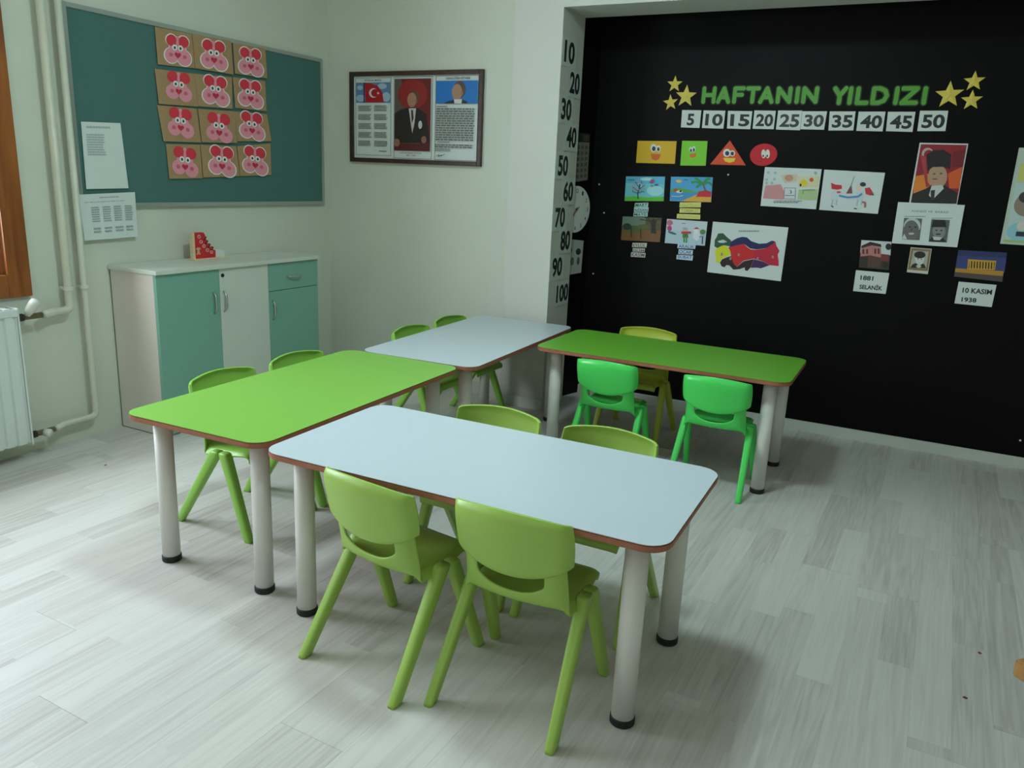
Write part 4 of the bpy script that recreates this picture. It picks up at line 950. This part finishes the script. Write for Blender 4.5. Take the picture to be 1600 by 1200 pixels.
s = Sheet('worksheet', 'white drawing sheet with children holding hands around a small tent', 'paper', 'black', [(1288,265),(1383,270),(1371.6,334.2),(1280,327.8)], MT['paper'])
s.zm = Zm(1260, 280, 4.706)
for x, f in ((215, 1), (400, -1)):
    s.poly([(x-40, 100), (x-10, 84), (x+20, 90), (x+24, 140), (x-10, 160), (x-36, 150)], (206, 216, 222)); s.ell(x+14*f, 66, 22, 20, (232, 206, 190)); s.line([(x-20, 150), (x-30, 196)], 10, (180, 190, 204)); s.line([(x+10, 150), (x+4, 190)], 10, (180, 190, 204))
s.poly([(182, 26), (214, 40), (260, 44), (262, 70), (226, 76), (186, 72)], (206, 40, 56)); s.ell(238, 96, 16, 8, (222, 80, 70)); s.ell(416, 38, 22, 16, (40, 54, 60)); s.poly([(430, 66), (466, 60), (494, 110), (470, 120), (436, 108)], (206, 50, 60)); s.poly([(470, 104), (496, 110), (490, 122)], (50, 50, 90))
s.poly([(330, 40), (338, 104), (292, 106)], (124, 74, 74)); s.line([(328, 42), (344, 0), (350, -20)], 4, (150, 156, 160)); s.line([(240, 120), (300, 134), (380, 128), (410, 106)], 14, (84, 150, 206)); s.line([(410, 170), (432, 170), (430, 208)], 12, (200, 96, 96)); s.line([(182, 196), (200, 204)], 8, (60, 70, 80)); s.line([(350, 214), (372, 218)], 8, (60, 70, 80)); s.done()

# ---- portrait group
s = Sheet('portrait_poster', 'poster of a man in fur cap and dark suit on a red background', 'poster', 'black', [(1437,223),(1513,224.5),(1495,321),(1420,319)], MT['paper'])
s.zm = Z7
def ik(p): return p
s.poly([(842, 684), (1180, 690), (1104, 1120), (768, 1112)], (150, 28, 40)); s.poly([(800, 920), (900, 900), (960, 960), (880, 1040), (785, 1050)], (232, 132, 44)); s.poly([(1040, 900), (1146, 850), (1126, 1010), (1050, 1010)], (222, 92, 40)); s.poly([(1080, 740), (1174, 720), (1150, 850), (1064, 850)], (120, 24, 36))
s.ell(892, 756, 44, 46, (196, 170, 160)); s.ell(900, 766, 36, 40, (150, 28, 40))
s.poly([(838, 760), (880, 780), (890, 960), (910, 990), (880, 1000)], (176, 60, 66))
s.poly([(780, 1050), (880, 1010), (920, 984), (1010, 980), (1050, 1006), (1108, 1040), (1102, 1122), (768, 1114)], (36, 32, 34))
s.ell(966, 920, 70, 86, (186, 148, 120)); s.poly([(892, 880), (884, 760), (930, 730), (1010, 726), (1064, 760), (1056, 866), (1000, 850), (930, 852)], (30, 24, 26))
s.poly([(920, 990), (1000, 984), (1010, 1010), (930, 1090), (900, 1060)], (206, 204, 200)); s.poly([(914, 1024), (946, 1020), (940, 1080), (916, 1100)], (50, 48, 52)); s.ell(940, 902, 10, 5, (60, 44, 40), 8); s.ell(990, 900, 10, 5, (60, 44, 40), 8); s.rect(926, 936, 962, 944, (120, 80, 62)); s.done()
s = Sheet('portrait_sheet', 'white sheet with two black-and-white portraits overlapping the poster', 'paper', 'black', [(675,168),(1165,190),(1108,500),(628,470)], MT['paper'], Z8, lift=0.008)
s.text('ANNESİ VE  BABASI', [(772, 222), (1045, 230), (1042, 250), (770, 240)], (96, 104, 104)); s.scribble(724, 268, 876, 280, 1, (140, 146, 146), rs, ragged=0); s.scribble(922, 282, 1072, 292, 1, (140, 146, 146), rs, ragged=0)
s.quad([(718, 284), (852, 290), (832, 448), (702, 442)], (96, 100, 100)); s.ell(778, 342, 62, 58, (196, 202, 200)); s.ell(772, 374, 56, 72, (110, 106, 102)); s.poly([(700, 440), (720, 400), (740, 440)], (206, 210, 208)); s.ell(760, 350, 10, 5, (40, 40, 40), 8); s.ell(802, 352, 10, 5, (40, 40, 40), 8); s.ell(772, 400, 22, 8, (196, 196, 190)); s.line([(776, 360), (770, 380)], 8, (80, 76, 74))
s.quad([(920, 294), (1054, 300), (1030, 464), (898, 458)], (96, 100, 100)); s.poly([(898, 458), (920, 430), (960, 422), (1010, 436), (1030, 464)], (40, 42, 42)); s.ell(974, 382, 48, 56, (140, 138, 134)); s.poly([(920, 352), (934, 300), (1020, 300), (1030, 352)], (34, 34, 36)); s.poly([(928, 420), (1000, 428), (980, 448), (936, 446)], (206, 208, 206)); s.ell(956, 374, 9, 5, (40, 40, 40), 8); s.ell(992, 376, 9, 5, (40, 40, 40), 8); s.ell(970, 404, 20, 6, (60, 58, 56)); s.done()
s = Sheet('house_photo', 'photo of a pinkish house with an overhanging upper storey', 'photo', 'black', [(405,447),(625,460),(605,668),(385,648)], paper((70, 56, 48)), Z8)
s.poly([(405, 447), (625, 460), (618, 560), (396, 540)], (206, 212, 210)); s.poly([(404, 490), (470, 460), (548, 478), (552, 500), (480, 486), (404, 508)], (50, 38, 36)); s.poly([(402, 508), (480, 486), (548, 502), (552, 578), (470, 560), (398, 568)], (190, 120, 116))
for x in (412, 440, 500, 524): s.poly([(x, 516 if x < 470 else 508), (x+14, 512 if x < 470 else 512), (x+14, 550), (x, 548)], (84, 46, 48))
s.poly([(454, 562), (550, 580), (546, 655), (450, 640)], (88, 62, 50)); s.poly([(548, 548), (612, 556), (606, 606), (548, 600)], (122, 52, 52)); s.poly([(396, 572), (452, 570), (448, 646), (386, 640)], (44, 44, 34)); s.ell(604, 496, 22, 24, (34, 40, 34)); s.ell(578, 630, 22, 24, (40, 38, 28)); s.done()
s = Sheet('caption_card', 'white caption card reading 1881 SELANİK', 'caption card', 'black', [(365,668),(610,690),(583,843),(343,822)], MT['card'], Z8, 'caption cards on the black wall', lift=0.003)
s.text('1881', [(400, 706), (496, 713), (490, 747), (396, 740)], INK, 0.03); s.done('lettering'); s.text('SELANİK', [(394, 764), (562, 776), (556, 818), (388, 806)], INK, 0.03); s.done('lettering')
s = Sheet('small_portrait', 'small brown-framed monochrome portrait print on the black wall', 'picture', 'black', [(768,500),(922,512),(893,698),(738,683)], paper((206, 202, 190)), Z8)
s.quad([(772, 506), (917, 517), (892, 676), (746, 664)], (140, 112, 76)); s.quad([(786, 524), (900, 532), (880, 656), (762, 646)], (176, 176, 160)); s.poly([(764, 650), (780, 626), (820, 610), (866, 624), (880, 654)], (40, 40, 38)); s.ell(832, 588, 34, 42, (206, 208, 196)); s.ell(834, 556, 42, 26, (40, 36, 34)); s.ell(826, 640, 18, 12, (196, 200, 190)); s.ell(822, 586, 5, 4, (50, 46, 44), 8); s.ell(846, 588, 5, 4, (50, 46, 44), 8); s.done()
s = Sheet('monument_photo', 'photo of a columned monument lit yellow under a dark blue sky', 'photo', 'black', [(1118,520),(1475,540),(1440,755),(1085,715)], paper((44, 52, 100)), Z8)
s.poly([(1112, 560), (1470, 580), (1455, 690), (1096, 665)], (56, 66, 120)); s.poly([(1096, 654), (1450, 676), (1444, 712), (1092, 682)], (190, 134, 48)); s.poly([(1092, 682), (1444, 712), (1440, 755), (1085, 715)], (84, 72, 70)); s.poly([(1188, 588), (1396, 600), (1386, 668), (1182, 660)], (206, 156, 50)); s.poly([(1198, 602), (1386, 612), (1378, 660), (1190, 654)], (70, 54, 30))
for k in range(9): x = 1200+k*21; s.poly([(x, 602+k*1.1), (x+10, 602+k*1.1), (x+7, 662), (x-3, 662)], (218, 170, 60))
s.done()
s = Sheet('caption_card', 'white caption card reading 10 KASIM 1938', 'caption card', 'black', [(1120,752),(1398,777),(1362,940),(1088,912)], MT['card'], Z8, 'caption cards on the black wall', lift=0.003)
s.text('10 KASIM', [(1150, 796), (1368, 812), (1362, 850), (1146, 834)], INK, 0.03); s.done('lettering'); s.text('1938', [(1142, 866), (1252, 874), (1248, 908), (1138, 900)], INK, 0.03); s.done('lettering')
pa, pb_ = PL['black'].hit(1592.3, 230.8), PL['black'].hit(1562.4, 380.7)
s = Sheet('picture_sheet', 'tall pale sheet with small coloured drawings beyond the portrait poster', 'paper', 'black', None, paper((190, 204, 188)), None, pts=[(pa[0], YB, pa[2]), (pa[0]+0.32, YB, pa[2]), (pa[0]+0.32, YB, pb_[2]), (pa[0], YB, pb_[2])])
s.mode = 'unit'; s.rect(0.06, 0.16, 0.94, 0.34, (206, 206, 110)); s.rect(0.05, 0.36, 0.95, 0.95, (190, 210, 206)); s.ell(0.24, 0.58, 0.16, 0.12, (150, 130, 116)); s.ell(0.22, 0.50, 0.10, 0.06, (70, 60, 60)); s.ell(0.25, 0.86, 0.2, 0.1, (150, 200, 210)); s.ell(0.24, 0.80, 0.07, 0.05, (222, 210, 200)); s.rect(0.18, 0.86, 0.32, 0.91, (50, 54, 66)); s.ell(0.62, 0.6, 0.18, 0.13, (176, 120, 90)); s.ell(0.66, 0.84, 0.16, 0.09, (140, 180, 90)); s.rect(0.04, 0.955, 0.96, 0.975, (170, 196, 110)); s.done()
for u, v in ((1138, 273), (927, 427.5), (936.5, 288), (944, 332.5), (1594, 688)):
    p = Vector(PL['black'].hit(u, v)); bm = bmesh.new()
    tube(bm, [(p.x, YB-0.0005, p.z), (p.x, YB-0.004, p.z), (p.x, YB-0.006, p.z)], [0.005, 0.005, 0.003], 10)
    tag(finish(bm, 'wall_pin', MT['pin']), 'tiny white pin left in the bare black wall', 'pin', 'pins in the black wall')

# ------------------------------------------------------------------ wooden bench just inside the frame
bz = 0.515; bp = Vector((0.266, 1.565, 0)); ang = math.radians(-40)
bn = tag(empty('wooden_bench', bp), 'honey-coloured wooden bench standing on the bare laminate, one corner showing', 'bench')
def bl(a, b): return Vector((bp.x+a*math.cos(ang)-b*math.sin(ang), bp.y+a*math.sin(ang)+b*math.cos(ang), 0))
def bbox(name, a0, b0, z0, a1, b1, z1):
    bm = bmesh.new(); prism(bm, [bl(a, b)+Vector((0, 0, z0)) for a, b in ((a0, b0), (a1, b0), (a1, b1), (a0, b1))], (0, 0, z1-z0)); bmesh.ops.recalc_face_normals(bm, faces=bm.faces[:])
    bmesh.ops.bevel(bm, geom=bm.edges[:], offset=0.004, segments=2, affect='EDGES'); finish(bm, name, MT['bench_wood'], bn)
bbox('seat_board', 0, 0, bz-0.035, 0.9, 0.30, bz)
for a in (0.12, 0.82):
    for b in (0.03, 0.23): bbox('leg', a, b, 0.0, a+0.04, b+0.04, bz-0.035)

# tiny scraps on the floor
for k, (u, v, lab) in enumerate(((1530.5, 1020.5, 'tiny red-brown scrap on the laminate, the one nearer the black wall'), (1508, 1090.5, 'tiny red-brown scrap on the laminate, the one nearer the bench'), (164.5, 727, 'tiny red scrap on the laminate in front of the radiator'))):
    p = Plane((0, 0, 0), (0, 0, 1)).hit(u, v); bm = bmesh.new(); r = random.Random(k)
    prism(bm, [(p[0]+0.006*math.cos(a+r.random()*0.5)*(0.6+0.6*r.random()), p[1]+0.006*math.sin(a)*(0.6+0.6*r.random()), 0.0002) for a in (0, 1.2, 2.4, 3.7, 5.0)], (0, 0, 0.0016)); bmesh.ops.recalc_face_normals(bm, faces=bm.faces[:])
    tag(finish(bm, 'floor_scrap', paper((122, 44, 40))), lab, 'scrap', 'scraps on the floor')
